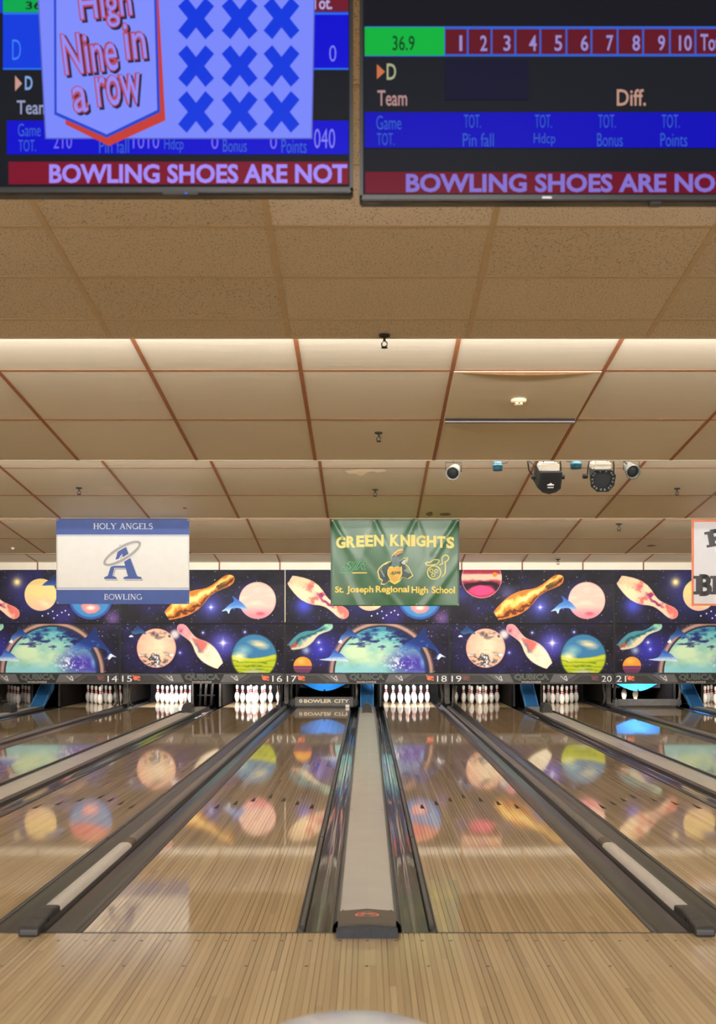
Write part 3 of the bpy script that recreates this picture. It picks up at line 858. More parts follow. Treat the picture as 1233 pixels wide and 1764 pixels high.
def upper_a():
    a = Art(284, 93, 1); sky(a, 20)
    a.glow(32, 62, 20, (70, 80, 215), .9); a.glow(130, 50, 46, (38, 44, 130), .7); a.glow(190, 76, 26, (60, 50, 140), .6)
    a.glow(106, 21, 26, (70, 70, 140), .7); a.glow(106, 21, 9, (250, 226, 130), 1); a.glow(106, 21, 4, (255, 250, 220), 1)
    a.pin((8, 17), (109, 81), [(240, 205, 172), ((214, 96, 92), lambda t, q, n: (n - .52) * 7), ((150, 46, 96), lambda t, q, n: 6 * (q - .2) * (.55 - q) * 7 * np.exp(-((t - .58) / .13) ** 2)),
                               ((248, 228, 178), lambda t, q, n: np.exp(-((t - .2) / .16) ** 2) * .8), ((228, 120, 110), lambda t, q, n: np.exp(-((t - .98) / .08) ** 2))], edge=(252, 190, 176))
    m = a.disc(147, 43, 28); n = a.noise(26, 12, 4, 9)
    a.blend((240, 212, 140), m); a.blend((222, 176, 160), m * np.clip((a.V - 40) / 40 + (n - .5) * 1.6, 0, .8)); a.blend((250, 236, 176), m * np.clip(n * 3 - 1.7, 0, .8))
    a.dolphin([(150, 27), (156, 21), (164, 16), (171, 8), (174, 16), (181, 22), (186, 28), (190, 34), (182, 32), (176, 35), (176, 29), (168, 27), (158, 27)], belly=(110, 150, 210))
    for x, y in ((150, 80), (160, 76), (168, 72), (176, 79), (184, 74), (190, 71), (170, 84), (196, 78)): a.blend((235, 235, 255), a.disc(x, y, 1.3))
    m = a.disc(234, 48, 38); n = a.noise(20, 12, 4, 30)
    a.blend((66, 134, 190), m); a.blend((222, 96, 100), m * np.clip((44 - a.V) / 10 + (n - .5) * 3, 0, 1)); a.blend((240, 170, 140), m * np.clip((26 - a.V) / 8 + (n - .5) * 4, 0, .8))
    a.blend((36, 70, 160), m * np.clip((np.hypot(a.U - 234, a.V - 48) - 33) / 3, 0, .8) * (a.V > 46))
    a.blend((246, 140, 140), np.clip(1 - (((a.U - 236) / 19) ** 2 + ((a.V - 66) / 11) ** 2) + (n - .5) * 1.2, 0, 1) * m * 2); a.blend((255, 225, 215), np.clip(1 - (((a.U - 234) / 10) ** 2 + ((a.V - 66) / 5) ** 2), 0, 1) * m)
    a.glow(272, 84, 16, (150, 110, 200), .6)
    return a


def upper_b():
    a = Art(284, 93, 2); sky(a, 40)
    a.glow(157, 64, 30, (64, 72, 160), .9); a.glow(100, 40, 16, (120, 110, 170), .55); a.glow(20, 42, 18, (60, 60, 150), .7); a.glow(216, 55, 26, (50, 60, 140), .7)
    m = a.disc(55, 14, 35); n = a.noise(26, 9, 4, 31)
    a.blend((170, 44, 74), m); a.blend((236, 204, 176), m * np.clip(1 - np.abs(a.V - 13 - (n - .5) * 10) / 8, 0, 1) * 1.6); a.blend((40, 14, 26), m * np.clip(1 - np.abs(a.V - 25 - 6 * ((a.U - 55) / 30) ** 2 - (n - .5) * 12) / 6, 0, 1) * 2)
    a.blend((226, 66, 122), np.clip(1.2 - (((a.U - 55) / 20) ** 2 + ((a.V - 35) / 9) ** 2) + (n - .5), 0, 1) * m * 2); a.blend((250, 190, 190), m * np.clip((np.hypot(a.U - 55, a.V - 14) - 33) / 2, 0, 1) * .8)
    a.blend((245, 150, 50), a.disc(78, 8, 4) * m)
    a.pin((80, 80), (197, 12), [(196, 120, 40), ((246, 206, 108), lambda t, q, n: 1.6 * np.exp(-((q - .36) / .17) ** 2)), ((92, 44, 16), lambda t, q, n: 1.5 * np.exp(-((q - .80) / .07) ** 2)), ((236, 130, 60), lambda t, q, n: np.exp(-((q - .98) / .1) ** 2)),
                                ((84, 60, 30), lambda t, q, n: .9 * np.exp(-((t - .8) / .1) ** 2) * (q > .45)), ((255, 240, 170), lambda t, q, n: np.exp(-((t - .45) / .12) ** 2 - ((q - .42) / .1) ** 2))], ws=.85, edge=(230, 130, 70))
    a.star(157, 65, 3)
    m = a.disc(238, 53, 32); n = a.noise(34, 7, 4, 33)
    a.blend((236, 190, 176), m); a.blend((244, 218, 190), m * np.clip(n * 3 - 1.3, 0, .9)); a.blend((232, 128, 150), m * np.clip((a.V - 62) / 22 + (n - .5) * .8, 0, .85)); a.blend((214, 90, 110), np.clip(1 - (((a.U - 243) / 10) ** 2 + ((a.V - 76) / 4) ** 2), 0, 1) * m)
    a.blend((250, 150, 170), m * np.clip((np.hypot(a.U - 238, a.V - 53) - 29.5) / 3, 0, 1) * .6)
    a.dolphin([(220, 68), (212, 58), (204, 52), (194, 45), (197, 54), (189, 60), (183, 66), (176, 72), (184, 71), (188, 76), (192, 68), (203, 66), (212, 68)], top=(50, 100, 184), hi=(104, 160, 222), belly=(226, 240, 255))
    return a


def lower_a():
    a = Art(284, 85, 3); sky(a, 60)
    a.glow(60, 44, 32, (56, 56, 190), .95); a.glow(100, 72, 22, (70, 50, 90), .6); a.star(58, 32, 2.2); a.star(62, 44, 1.6)
    r = np.hypot(a.U - 167, (a.V - 86)); n = a.noise(30, 18, 5, 71); n2 = a.noise(13, 5, 5, 72); n3 = a.noise(60, 14, 5, 73)
    a.blend((206, 164, 146), np.exp(-((r - 87) / 4.0) ** 2) * .9); a.blend((20, 18, 26), np.clip(1 - np.abs(r - 82.5) / 1.5, 0, 1) * .7)
    m = np.clip(81.5 - r, 0, 1)
    a.blend((120, 190, 190), m); g = np.clip((a.U - 150) / 70 + (n - .5) * 1.2, 0, 1)
    a.blend((208, 236, 196), m * np.clip(1.35 - np.hypot((a.U - 130) / 62, (a.V - 52) / 26) + (n - .5) * 1.6, 0, 1)); a.blend((150, 215, 226), m * np.clip((a.V - 66) / 10 + (n - .5) * 2, 0, .8) * (1 - g))
    a.blend((58, 130, 165), m * np.clip((26 - a.V) / 12 + (n2 - .5) * 4, 0, .9)); a.blend((30, 40, 104), m * np.clip(.95 - np.hypot((a.U - 188 + (30 - a.V) * .9) / 62, (a.V - 26) / 12) + (n2 - .5) * 4.5, 0, .92)); a.blend((24, 30, 90), m * np.clip(1.1 - np.hypot((a.U - 205) / 26, (a.V - 22) / 18) + (n2 - .5) * 2, 0, .9))
    a.blend((76, 66, 176), m * np.clip(1.3 - np.hypot((a.U - 222) / 42, (a.V - 66) / 26) + (n - .5), 0, 1)); n4 = a.noise(4, 4, 3, 77); a.blend((238, 240, 252), m * np.clip(n4 * 9 - 4.9, 0, 1) * np.clip(1.2 - np.hypot((a.U - 196) / 30, (a.V - 72) / 24), 0, 1))
    a.blend((130, 190, 230), m * np.clip(1 - np.hypot((a.U - 240) / 8, (a.V - 66) / 14), 0, 1)); a.blend((26, 34, 84), m * np.clip((r - 74) / 6, 0, .8) * (a.U > 175))
    a.pin((8, 40), (82, 1), [(70, 142, 156), ((232, 212, 176), lambda t, q, n: 4 * (q - .55)), ((40, 84, 96), lambda t, q, n: 1.2 * np.exp(-((q - .45) / .1) ** 2)), ((206, 74, 52), lambda t, q, n: np.exp(-((t - .06) / .1) ** 2 - ((q - .45) / .22) ** 2)), ((150, 206, 176), lambda t, q, n: np.exp(-((t - .95) / .1) ** 2))], ws=1.0, edge=(70, 130, 150))
    a.glow(36, 46, 8, (200, 226, 250), .7)
    m = a.disc(30, 73, 16); a.blend((238, 160, 62), m); a.blend((250, 200, 100), m * np.clip(1 - np.hypot((a.U - 27) / 10, (a.V - 65) / 7), 0, 1)); a.blend((108, 58, 96), m * np.clip((a.V - 72.5) / 1.2, 0, 1)); a.blend((170, 90, 110), m * np.clip(1 - np.abs(a.V - 77) / 2, 0, 1) * .6)
    a.dolphin([(130, 25), (122, 17), (116, 11), (109, 3), (106, 12), (98, 20), (94, 28), (100, 27), (110, 22), (120, 22)], top=(26, 48, 100), hi=(50, 90, 160), belly=(90, 140, 200))
    a.poly([(92, 30), (97, 27), (99, 33), (94, 34)]); a.blend((230, 240, 250), a.poly([(92, 31), (97, 27), (99, 33), (94, 33)]))
    a.dolphin([(59, 62), (70, 60), (78, 56), (84, 45), (92, 49), (100, 54), (110, 65), (102, 65), (90, 64), (76, 64)], top=(50, 92, 190), hi=(110, 160, 225), belly=(235, 245, 250))
    a.dolphin([(198, 49), (203, 40), (213, 31), (226, 23), (235, 13), (241, 6), (246, 9), (247, 20), (255, 31), (264, 43), (272, 53), (276, 59), (268, 56), (261, 61), (264, 51), (256, 44), (244, 41), (238, 41), (231, 48), (227, 44), (213, 44), (205, 47)], top=(26, 44, 104), hi=(34, 66, 146), belly=(120, 170, 225), down=(-.35, .94))
    a.blend((235, 245, 255), a.poly([(264, 60), (268, 52), (273, 54), (279, 58), (272, 57), (267, 62)]))
    return a


def lower_b():
    a = Art(284, 85, 4); sky(a, 80)
    a.glow(176, 36, 34, (74, 70, 180), .8); a.glow(94, 20, 20, (70, 66, 150), .7); a.glow(110, 60, 30, (50, 44, 120), .6)
    m = a.disc(62, 42, 34); n = a.noise(16, 10, 5, 91); n2 = a.noise(8, 5, 4, 92); r = np.hypot(a.U - 62, a.V - 42)
    a.blend((238, 186, 160), m); a.blend((246, 228, 196), m * np.clip(1.3 - np.hypot((a.U - 66) / 26, (a.V - 44) / 26) + (n - .5), 0, 1)); a.blend((58, 54, 62), m * np.clip(n2 * 10 - 4.3, 0, 1) * np.clip(1.4 - np.hypot((a.U - 60) / 27, (a.V - 63) / 14), 0, 1))
    a.blend((70, 62, 70), np.clip(1.3 - np.hypot((a.U - 62) / 11, (a.V - 20) / 6) + (n2 - .5) * 2.5, 0, 1) * m); a.blend((60, 50, 60), a.disc(85, 21, 2.4)); a.blend((60, 50, 60), a.disc(73, 9, 1.4)); a.blend((250, 252, 255), m * np.clip(n2 * 6 - 3.6, 0, 1) * (a.V > 52)); a.blend((246, 160, 150), m * np.clip((r - 31) / 3, 0, 1) * .7)
    a.blend((110, 180, 225), a.poly([(28, 5), (32, 6), (45, 17), (40, 15)])); a.dolphin([(18, 14), (26, 8), (32, 5), (44, 17), (34, 16), (24, 18)], top=(30, 60, 110), hi=(40, 80, 130), belly=(60, 100, 150)); a.blend((220, 235, 250), a.poly([(14, 22), (18, 19), (22, 22), (17, 23)]))
    a.glow(94, 18, 9, (230, 220, 210), .95, 4)
    a.pin((173, 73), (100, 2), [(248, 234, 200), ((222, 116, 110), lambda t, q, n: 1.3 * np.exp(-((t - .5) / .13) ** 2) * (q > .3)), ((130, 110, 130), lambda t, q, n: np.exp(-((t - .45) / .12) ** 2 - ((q - .25) / .14) ** 2)), ((230, 150, 160), lambda t, q, n: np.clip((t - .6) * 5, 0, 1)), ((150, 70, 110), lambda t, q, n: np.exp(-((t - .93) / .06) ** 2 - ((q - .35) / .18) ** 2)), ((255, 250, 224), lambda t, q, n: np.exp(-((t - .15) / .16) ** 2))], edge=(252, 196, 186))
    a.star(178, 33, 5); a.star(216, 14, 1.6); a.star(143, 15, 1.5); a.star(103, 50, 1.6)
    m = a.disc(232, 57, 40); n = a.noise(44, 12, 4, 95); r = np.hypot(a.U - 232, a.V - 57)
    a.blend((60, 124, 172), m); a.blend((150, 196, 205), m * np.clip(1 - np.hypot((a.U - 214) / 18, (a.V - 46) / 12), 0, 1)); a.blend((226, 216, 176), m * np.clip(1.2 - np.hypot((a.U - 240 - (a.V - 34)) / 18, (a.V - 35) / 8) + (n - .5) * 1.5, 0, 1))
    hz = 54 + 4 * np.sin((a.U - 196) / 22) - (n - .5) * 6
    a.blend((186, 200, 44), m * np.clip((a.V - hz) / 1.2, 0, 1)); a.blend((240, 244, 190), m * np.clip(1.2 - np.hypot((a.U - 206) / 14, (a.V - 57) / 9), 0, 1)); a.blend((122, 150, 30), m * np.clip((a.V - hz - 6) / 3, 0, 1) * np.clip(np.sin((a.V + (n - .5) * 22) * .9) * 2 - .8, 0, 1)); a.blend((214, 220, 80), m * np.clip(1 - np.abs(a.V - hz - 4) / 2.5, 0, 1) * .8)
    a.blend((190, 200, 190), np.clip(1.1 - np.hypot((a.U - 232) / 20, (a.V - 84) / 6), 0, 1) * m); a.blend((24, 40, 40), m * np.clip((r - 37.5) / 2, 0, 1) * .8)
    return a


ART = {}
kpx = MASKY / FPX
UH, LH, NH = 93 * kpx, 85 * kpx, 17.5 * kpx
ZB = CAMZ - (1177 - HY) * kpx            # bottom edge of the number board
ART['A'] = (upper_a().mesh('panel_art', PAIR - .03, UH - .012), lower_a().mesh('panel_art', PAIR - .03, LH - .012))
ART['B'] = (upper_b().mesh('panel_art', PAIR - .03, UH - .012), lower_b().mesh('panel_art', PAIR - .03, LH - .012))

M_nb = mat('board_dark', (50, 50, 52), .45, var=.1)
M_nb2 = mat('board_mid', (98, 98, 100), .45, var=.08)
M_nb3 = mat('board_black', (34, 34, 36), .45, var=.1)
M_white = mat('sign_white', (232, 232, 232), .5, var=.02)
M_outline = mat('sign_outline', (134, 146, 142), .5, var=.05)
DESC = {'A': 'space artwork with blue earth and leaping dolphins', 'B': 'space artwork with cratered moon and green ball'}
for n0, k in PAIRS:
    kind = 'A' if k % 2 == 0 else 'B'
    u = thing('masking_unit', '%s above lanes %s and %s' % (DESC[kind], WORD[n0], WORD[n0 + 1]), 'mural panel', (k * PAIR, MASKY, ZB), 'printed masking panels')
    zl = NH; zu = NH + LH
    w = PAIR / 2
    lp = MB().box(-w + .004, w - .004, .012, .05, zl + .002, zl + LH - .004).build('lower_panel', M_dark, u)
    link('printed_artwork', ART[kind][1], None, lp, (0, .008, zl + .006))
    up = MB().box(-w + .004, w - .004, .012, .05, zu + .004, zu + UH).build('upper_panel', M_dark, u)
    link('printed_artwork', ART[kind][0], None, up, (0, .008, zu + .008))
    for q in (-1, 1):
        MB().box(q * (w - .010) - .006, q * (w - .010) + .006, -.002, .012, zl, zl + LH).build('edge_trim', M_dark, lp)
    if k == 0:
        MB().box(-w + .001, -w + .015, -.004, .012, zu + .03, zu + UH).build('white_seam_strip', M_cream, up)
    nb_ = MB().bbox(-w + .002, w - .002, 0, .06, 0, NH - .004, .006).build('number_board', M_nb, u)
    MB().box(-w + .002, w - .002, -.006, .05, -.012, .004).build('bottom_rail', M_metal, u)
    f = lambda px: (px - 632) * kpx
    zz = lambda py: (1177 - py) * kpx
    y = -.003
    for s in (-1, 1):
        MB().poly2([(s * f(632 + 38), zz(1161.5)), (s * f(632 + 62), zz(1161.5)), (s * f(632 + 78), zz(1161.5)), (s * f(632 + 56), zz(1175.5)), (s * f(632 + 31), zz(1175.5))][::s], y).build('grey_field', M_nb2, nb_)
        MB().poly2([(s * f(632 + 81), zz(1161.5)), (s * f(632 + 139), zz(1161.5)), (s * f(632 + 139), zz(1164)), (s * f(632 + 86), zz(1164)), (s * f(632 + 70), zz(1175.5)), (s * f(632 + 59), zz(1175.5))][::s], y).build('grey_field', mat('board_mid2', (72, 72, 74), .45, var=.08), nb_)
        # small arrow mark
        cx = f(632 + s * 56); mk = MB()
        if True:
            mk.seg2((cx - .075, .145), (cx + .05, .045), .010, y * 2); mk.seg2((cx + .02, .145), (cx - .01, .075), .010, y * 2); mk.seg2((cx + .03, .15), (cx + .065, .05), .014, y * 2); mk.seg2((cx - .01, .078), (cx + .05, .078), .008, y * 2)
        mk.build('arrow_mark', M_white, nb_)
    MB().poly2([(f(632 - 37), zz(1161.5)), (f(632 + 37), zz(1161.5)), (f(632 + 30), zz(1176)), (f(632 - 30), zz(1176))], y).build('black_field', M_nb3, nb_)
    put_text('lettering', 'QUBICA', f(602), f(662), zz(1172.5), zz(1161.5), y * 2, M_outline, nb_, .035)
    put_text('lettering', 'QUBICA', f(602.6), f(661.4), zz(1171.9), zz(1162.1), y * 3, M_nb3, nb_, -.006)
    put_text('lettering', 'WORLDWIDE', f(614), f(648), zz(1176.4), zz(1173.2), y * 2, mat('sign_pale', (190, 186, 180), .5, var=.03), nb_, .02)
    for num, xa, s in ((n0, 494, -1), (n0 + 1, 752.5, 1)):
        put_text('lane_number', str(num), f(xa), f(xa + 17), zz(1174.5), zz(1164.0), y * 2, M_white, nb_, .0)
        lit = num in (15, 16, 17, 18, 21)
        cx = f(517 if s < 0 else 739); mi = mat('icon_orange' if lit else 'icon_dim', (240, 120, 84) if lit else (120, 72, 74), .5, var=.15, scale=40)
        ic = MB().disc2((cx, zz(1168)), .046, 16, y * 2).build('ball_icon', mi, nb_)
        mk = MB()
        mk.poly2([(cx + .04, zz(1164)), (cx + .09, zz(1165.5)), (cx + .10, zz(1168)), (cx + .05, zz(1169))], y * 2); mk.poly2([(cx + .03, zz(1170)), (cx + .10, zz(1170.5)), (cx + .09, zz(1172.5)), (cx + .04, zz(1172))], y * 2); mk.poly2([(cx - .05, zz(1162.5)), (cx - .03, zz(1163)), (cx - .04, zz(1166)), (cx - .065, zz(1165))], y * 2)
        mk.build('pin_icon', mi, nb_)

# ------------------------------------------------------------------ banners hanging from the lip of the third section
BY = 15.19
kb_ = BY / FPX


def cloth(name, w, h, disp, m, parent, nx=60, nz=40):
    v = []; f = []
    for j in range(nz + 1):
        for i in range(nx + 1):
            x = -w / 2 + w * i / nx; z = -h * j / nz; v.append((x, disp(x, z), z))
    for j in range(nz):
        for i in range(nx):
            a = j * (nx + 1) + i; f.append((a, a + nx + 1, a + nx + 2, a + 1))
    me = bpy.data.meshes.new(name); me.from_pydata(v, [], f); me.update()
    for p in me.polygons: p.use_smooth = True
    o = link(name, me, m, parent)
    so = o.modifiers.new('thickness', 'SOLIDIFY'); so.thickness = .003; so.offset = -1
    return o


def strip(name, x0, x1, z0, z1, disp, m, parent, off=-.003, n=40):
    v = []; f = []; nz = max(2, int(abs(z1 - z0) / .03))
    for j in range(nz + 1):
        for i in range(n + 1):
            x = x0 + (x1 - x0) * i / n; z = z0 + (z1 - z0) * j / nz; v.append((x, disp(x, z) + off, z))
    for j in range(nz):
        for i in range(n):
            a = j * (n + 1) + i; f.append((a, a + 1, a + n + 2, a + n + 1))
    me = bpy.data.meshes.new(name); me.from_pydata(v, [], f); me.update()
    for p in me.polygons: p.use_smooth = True
    return link(name, me, m, parent)


def drape(o, disp):
    for v in o.data.vertices: v.co.y += disp(v.co.x, v.co.z)
    return o


# blue and white banner
xm = (97 + 326) / 2; w, h = 229 * kb_, 147.5 * kb_; zt = CAMZ - (893 - HY) * kb_
b = thing('banner', 'blue and white HOLY ANGELS banner hanging from the ceiling', 'banner', ((xm - HX) * kb_, BY, zt), 'school banners')
fx = lambda px: (px - xm) * kb_
fz = lambda py: -(py - 893) * kb_
dh = lambda x, z: .006 * math.sin(x * 9 + z * 6) * max(0, 1 + z * 3.4) + .004 * math.sin(x * 3.1)
M_bw = mat('banner_white', (230, 231, 230), .55, var=.02); M_bb = mat('banner_blue', (46, 78, 156), .5, var=.08, scale=5)
cl = cloth('cloth', w, h, dh, M_bw, b)
strip('blue_band', -w / 2, w / 2, 0, fz(921), dh, M_bb, b); strip('blue_band', -w / 2, w / 2, fz(1016), -h, dh, M_bb, b)
M_lav = mat('banner_line', (150, 164, 205), .55, var=.03)
strip('thin_line', -w / 2, w / 2, fz(922.2), fz(923.4), dh, M_lav, b); strip('thin_line', -w / 2, w / 2, fz(1012.5), fz(1014), dh, M_lav, b)
M_txt = mat('banner_text', (216, 226, 244), .55, var=.02)
drape(serif_text('lettering', 'HOLY ANGELS', fx(160.5), fx(263.5), fz(911.5), fz(901.5), -.007, M_txt, b), dh)
drape(serif_text('lettering', 'BOWLING', fx(179), fx(245), fz(1033), fz(1023.5), -.007, M_txt, b), dh)
q = lambda pts: [(fx(x / 3.626), fz(880 + y / 3.626)) for x, y in pts]
legs = [[(748, 212), (782, 212), (850, 390), (858, 408), (885, 415), (885, 426), (772, 426), (772, 415), (800, 408), (796, 396)], [(748, 212), (768, 262), (742, 300), (722, 306)],
        [(700, 343), (786, 343), (786, 357), (716, 357), (704, 406), (728, 415), (728, 426), (652, 426), (652, 415), (674, 406), (690, 356)]]
mb = MB(); mb2 = MB(); mb3 = MB()
for p in legs:
    mb.poly2(q(p), -.010)
    mb2.poly2(q([(x + 7, y + 9) for x, y in p]), -.007); mb3.poly2(q([(x + 3.5, y + 3.5) for x, y in p]), -.0085)
drape(mb2.build('emblem_shadow', mat('emblem_grey', (150, 152, 158), .55, var=.03), b), dh); drape(mb3.build('emblem_shadow', M_bw, b), dh); drape(mb.build('letter_emblem', M_bb, b), dh)
hc = q([(764, 266)])[0]; s_ = kb_ / 3.626
drape(MB().ring2(hc, 126 * s_, 37 * s_, 27 * s_, math.radians(31), 48, -.0125).build('halo_edge', M_bw, b), dh)
drape(MB().ring2(hc, 126 * s_, 37 * s_, 17 * s_, math.radians(31), 48, -.0145).build('halo', mat('halo_grey', (158, 158, 158), .5, var=.05), b), dh)
gr = MB().lathe([(.010, 0), (.010, .004)], 10).mesh('grommet'); gr.materials.append(M_metal_b)
def grommets(parent, pts, disp):
    for x, z in pts: link('grommet', gr, None, parent, (x, disp(x, z) - .005, z), (math.pi / 2, 0, 0))
grommets(b, [(-w / 2 + .02, -.02), (w / 2 - .02, -.02), (-w / 2 + .02, -h + .02), (w / 2 - .02, -h + .02)], dh)

# green banner
xm = (569.5 + 791) / 2; w, h = 221.5 * kb_, 149 * kb_; zt = CAMZ - (895 - HY) * kb_
b = thing('banner', 'glossy creased green GREEN KNIGHTS banner hanging from the ceiling', 'banner', ((xm - HX) * kb_, BY, zt), 'school banners')
fx = lambda px: (px - xm) * kb_
fz = lambda py: -(py - 895) * kb_


def dg(x, z):
    d = 0
    for gx, dx, amp in ((-.86, .55, .020), (-.29, .45, .016), (.29, -.5, .018), (.86, -.62, .024), (-.86, .25, .010), (.86, -.25, .012), (.29, .35, .012), (-.29, -.3, .010)):
        t = (x - gx) - dx * (-z); d += amp * math.exp(-(t / (.035 + .06 * -z)) ** 2) * math.exp(-(-z) / .7)
    for gx, dx, amp in ((-.5, .5, .014), (.40, -.75, .020), (.05, .8, .010)):
        t = (x - gx) + dx * (z + h); d += amp * math.exp(-(t / .07) ** 2) * math.exp(-(z + h) / .6)
    return -d + .012 * math.sin(x * 4 + z * 3)


M_g = mat('banner_green', (44, 98, 62), .30, var=.06, scale=4, coat=.35, coat_rough=.25)
cl = cloth('cloth', w, h, dg, M_g, b, 110, 74)
hem = mat('banner_hem', (30, 66, 44), .35, var=.05)
for sx in (-1, 1): strip('hem', sx * w / 2, sx * (w / 2 - .022), 0, -h, dg, hem, b, -.002, 3)
strip('hem', -w / 2, w / 2, 0, -.014, dg, hem, b, -.002, 60)
M_y = mat('banner_yellow', (234, 212, 96), .4, var=.05); M_yp = mat('banner_yellow_text', (226, 214, 120), .4, var=.05)
# arched heading, letter by letter
word = 'GREEN KNIGHTS'; widths = dict(zip('GREENKIHTS ', (1, .95, .85, .85, 1.0, 1.0, .5, 1.0, .9, .85, .55)))
tot = sum(widths[c] for c in word); pen = 0; x0p, x1p = 578, 783
for c in word:
    wc = widths[c] / tot * (x1p - x0p)
    if c != ' ':
        mid = (pen + wc / 2) / (x1p - x0p) * 2 - 1; lift = 4.5 * mid * mid
        put_text('letter', c, fx(x0p + pen + .6), fx(x0p + pen + wc - .6), fz(941 + lift), fz(921 + lift), -.006, M_yp, b, .045)
        drape(b.children[-1], dg)
    pen += wc
def words(parent, items, z0, z1, m, bold):
    for body, xa, xb, za, zb in items: drape(put_text('lettering', body, fx(xa), fx(xb), fz(za), fz(zb), -.006, m, parent, bold), dg)
words(b, [('St.', 577, 592, 1021, 1010), ('Joseph', 597, 643, 1024, 1009.5), ('Regional', 647, 704.5, 1024, 1009), ('High', 708.5, 737, 1025.5, 1010.5), ('School', 743, 783.5, 1022.5, 1010)], 0, 0, M_y, .03)
q = lambda pts: [(fx(540 + x / 4.11), fz(880 + y / 4.11)) for x, y in pts]
def shape(name, pts, m, off): return drape(MB().poly2(q(pts), off).build(name, m, b), dg)
sil = [(450, 430), (462, 405), (490, 378), (520, 362), (548, 358), (552, 322), (568, 300), (600, 275), (634, 270), (630, 300), (604, 322), (608, 356), (640, 334), (670, 332), (664, 362), (650, 376), (672, 395), (690, 430), (706, 460), (672, 484), (628, 470), (612, 500), (574, 522), (536, 500), (500, 524), (474, 522), (484, 496), (462, 480)]
shape('emblem_outline', sil, M_yp, -.0055)
cx_, cy_ = 578, 420
shape('emblem_body', [(cx_ + (x - cx_) * .93, cy_ + (y - cy_) * .93) for x, y in sil], mat('knight_dark', (38, 66, 66), .4, var=.15, scale=20), -.007)
M_st = mat('knight_steel', (120, 140, 140), .4, var=.3, scale=20)
shape('helmet', [(553, 392), (556, 330), (582, 318), (606, 330), (608, 392)], mat('knight_steel2', (92, 122, 126), .4, var=.2, scale=20), -.0085)
shape('plume', [(566, 316), (580, 300), (602, 285), (628, 278), (622, 300), (596, 312), (580, 322)], mat('plume_gold', (200, 140, 70), .4, var=.2), -.0085)
shape('wing', [(612, 380), (636, 350), (664, 338), (658, 358), (636, 392)], mat('knight_pale', (190, 206, 192), .4, var=.1), -.0085)
shape('shoulder_plate', [(472, 408), (494, 384), (524, 376), (528, 400), (500, 404), (478, 428)], M_st, -.0085); shape('shoulder_plate', [(632, 392), (656, 388), (676, 420), (684, 446), (660, 436), (636, 424)], M_st, -.0085)
shape('gauntlet', [(468, 420), (498, 470), (510, 466), (484, 422)], M_st, -.009)
shape('shield_edge', [(524, 394), (624, 394), (626, 450), (606, 494), (574, 520), (542, 494), (522, 450)], M_yp, -.010)
shape('shield', [(530, 400), (618, 400), (620, 448), (602, 488), (574, 511), (546, 488), (528, 448)], mat('shield_gold', (222, 176, 66), .4, var=.15, scale=6), -.0115)
drape(put_text('lettering', 'SJR', fx(672), fx(690), fz(991), fz(984.5), -.013, mat('knight_dark', (0, 0, 0)), b, .02, .3), dg)
M_gl = mat('banner_line_green', (96, 190, 130), .4, var=.1)
drape(put_text('lettering', 'SJR', fx(588), fx(632), fz(986), fz(967), -.006, M_gl, b, .035, .4), dg); drape(put_text('lettering', 'SJR', fx(588.8), fx(631.2), fz(985.3), fz(967.7), -.0075, mat('banner_green_dk', (34, 84, 54), .35, var=.05), b, -.002, .4), dg)
drape(MB().seg2(q([(272, 439)])[0], q([(378, 439)])[0], .014, -.006).build('underline', M_y, b), dg); drape(MB().seg2(q([(186, 437)])[0], q([(262, 437)])[0], .008, -.006).build('underline', M_gl, b), dg)
bp = MB(); s_ = kb_ / 4.11
bp.ring2(q([(853, 437)])[0], 47 * s_, 47 * s_, 8 * s_, 0, 32, -.006)
for ax, ay in ((834, 424), (868, 427), (847, 455)): bp.ring2(q([(ax, ay)])[0], 12 * s_, 12 * s_, 6 * s_, 0, 16, -.006)
def chain(pts, wd):
    P = q(pts)
    for a_, b_ in zip(P[:-1], P[1:]): bp.seg2(a_, b_, wd * s_, -.006)
chain([(908, 352), (912, 326), (930, 312), (950, 318), (958, 336), (946, 354), (930, 362), (934, 400), (930, 440), (908, 470)], 8)
chain([(908, 352), (916, 372), (890, 384)], 8); chain([(790, 372), (806, 362), (820, 368), (850, 346), (884, 346), (890, 356), (872, 378), (830, 384), (806, 388), (790, 372)], 7)
drape(bp.build('ball_and_pins_emblem', M_yp, b), dg)
grommets(b, [(-w / 2 + .02, -.02), (-.29, -.02), (.29, -.02), (w / 2 - .02, -.02), (-w / 2 + .02, -h + .02), (-.29, -h + .02), (.29, -h + .02), (w / 2 - .02, -h + .02)], dg)

# white banner with orange border, cut off by the frame
xl = 1191; w, h = 1.80, 148.5 * kb_; zt = CAMZ - (895 - HY) * kb_; xm = xl + w / kb_ / 2
b = thing('banner', 'white banner with orange border and dark slab lettering', 'banner', ((xm - HX) * kb_, BY, zt), 'school banners')
fx = lambda px: (px - xm) * kb_
fz = lambda py: -(py - 895) * kb_
d0 = lambda x, z: .004 * math.sin(x * 4)
cl = cloth('cloth', w, h, d0, mat('banner_white_cool', (224, 226, 234), .55, var=.02), b)
M_or = mat('banner_orange', (226, 130, 92), .5, var=.05)
for xa, xb, za, zb in ((1191, 1195, 895, 1043.5), (1191, xm * 2 - 1191, 895, 899), (1191, xm * 2 - 1191, 1040, 1043.5), (xm * 2 - 1195, xm * 2 - 1191, 895, 1043.5)):
    strip('border', fx(xa), fx(xb), fz(za), fz(zb), d0, M_or, b)
M_sl = mat('banner_charcoal', (56, 56, 60), .5, var=.05)
drape(serif_text('letter', 'P', fx(1217.5), fx(1244), fz(941), fz(914), -.006, M_sl, b, .30, .52, .16, math.radians(10)), d0)
drape(serif_text('lettering', 'BR', fx(1197), fx(1256), fz(1024), fz(992), -.006, M_sl, b, .30, .52, .16), d0)

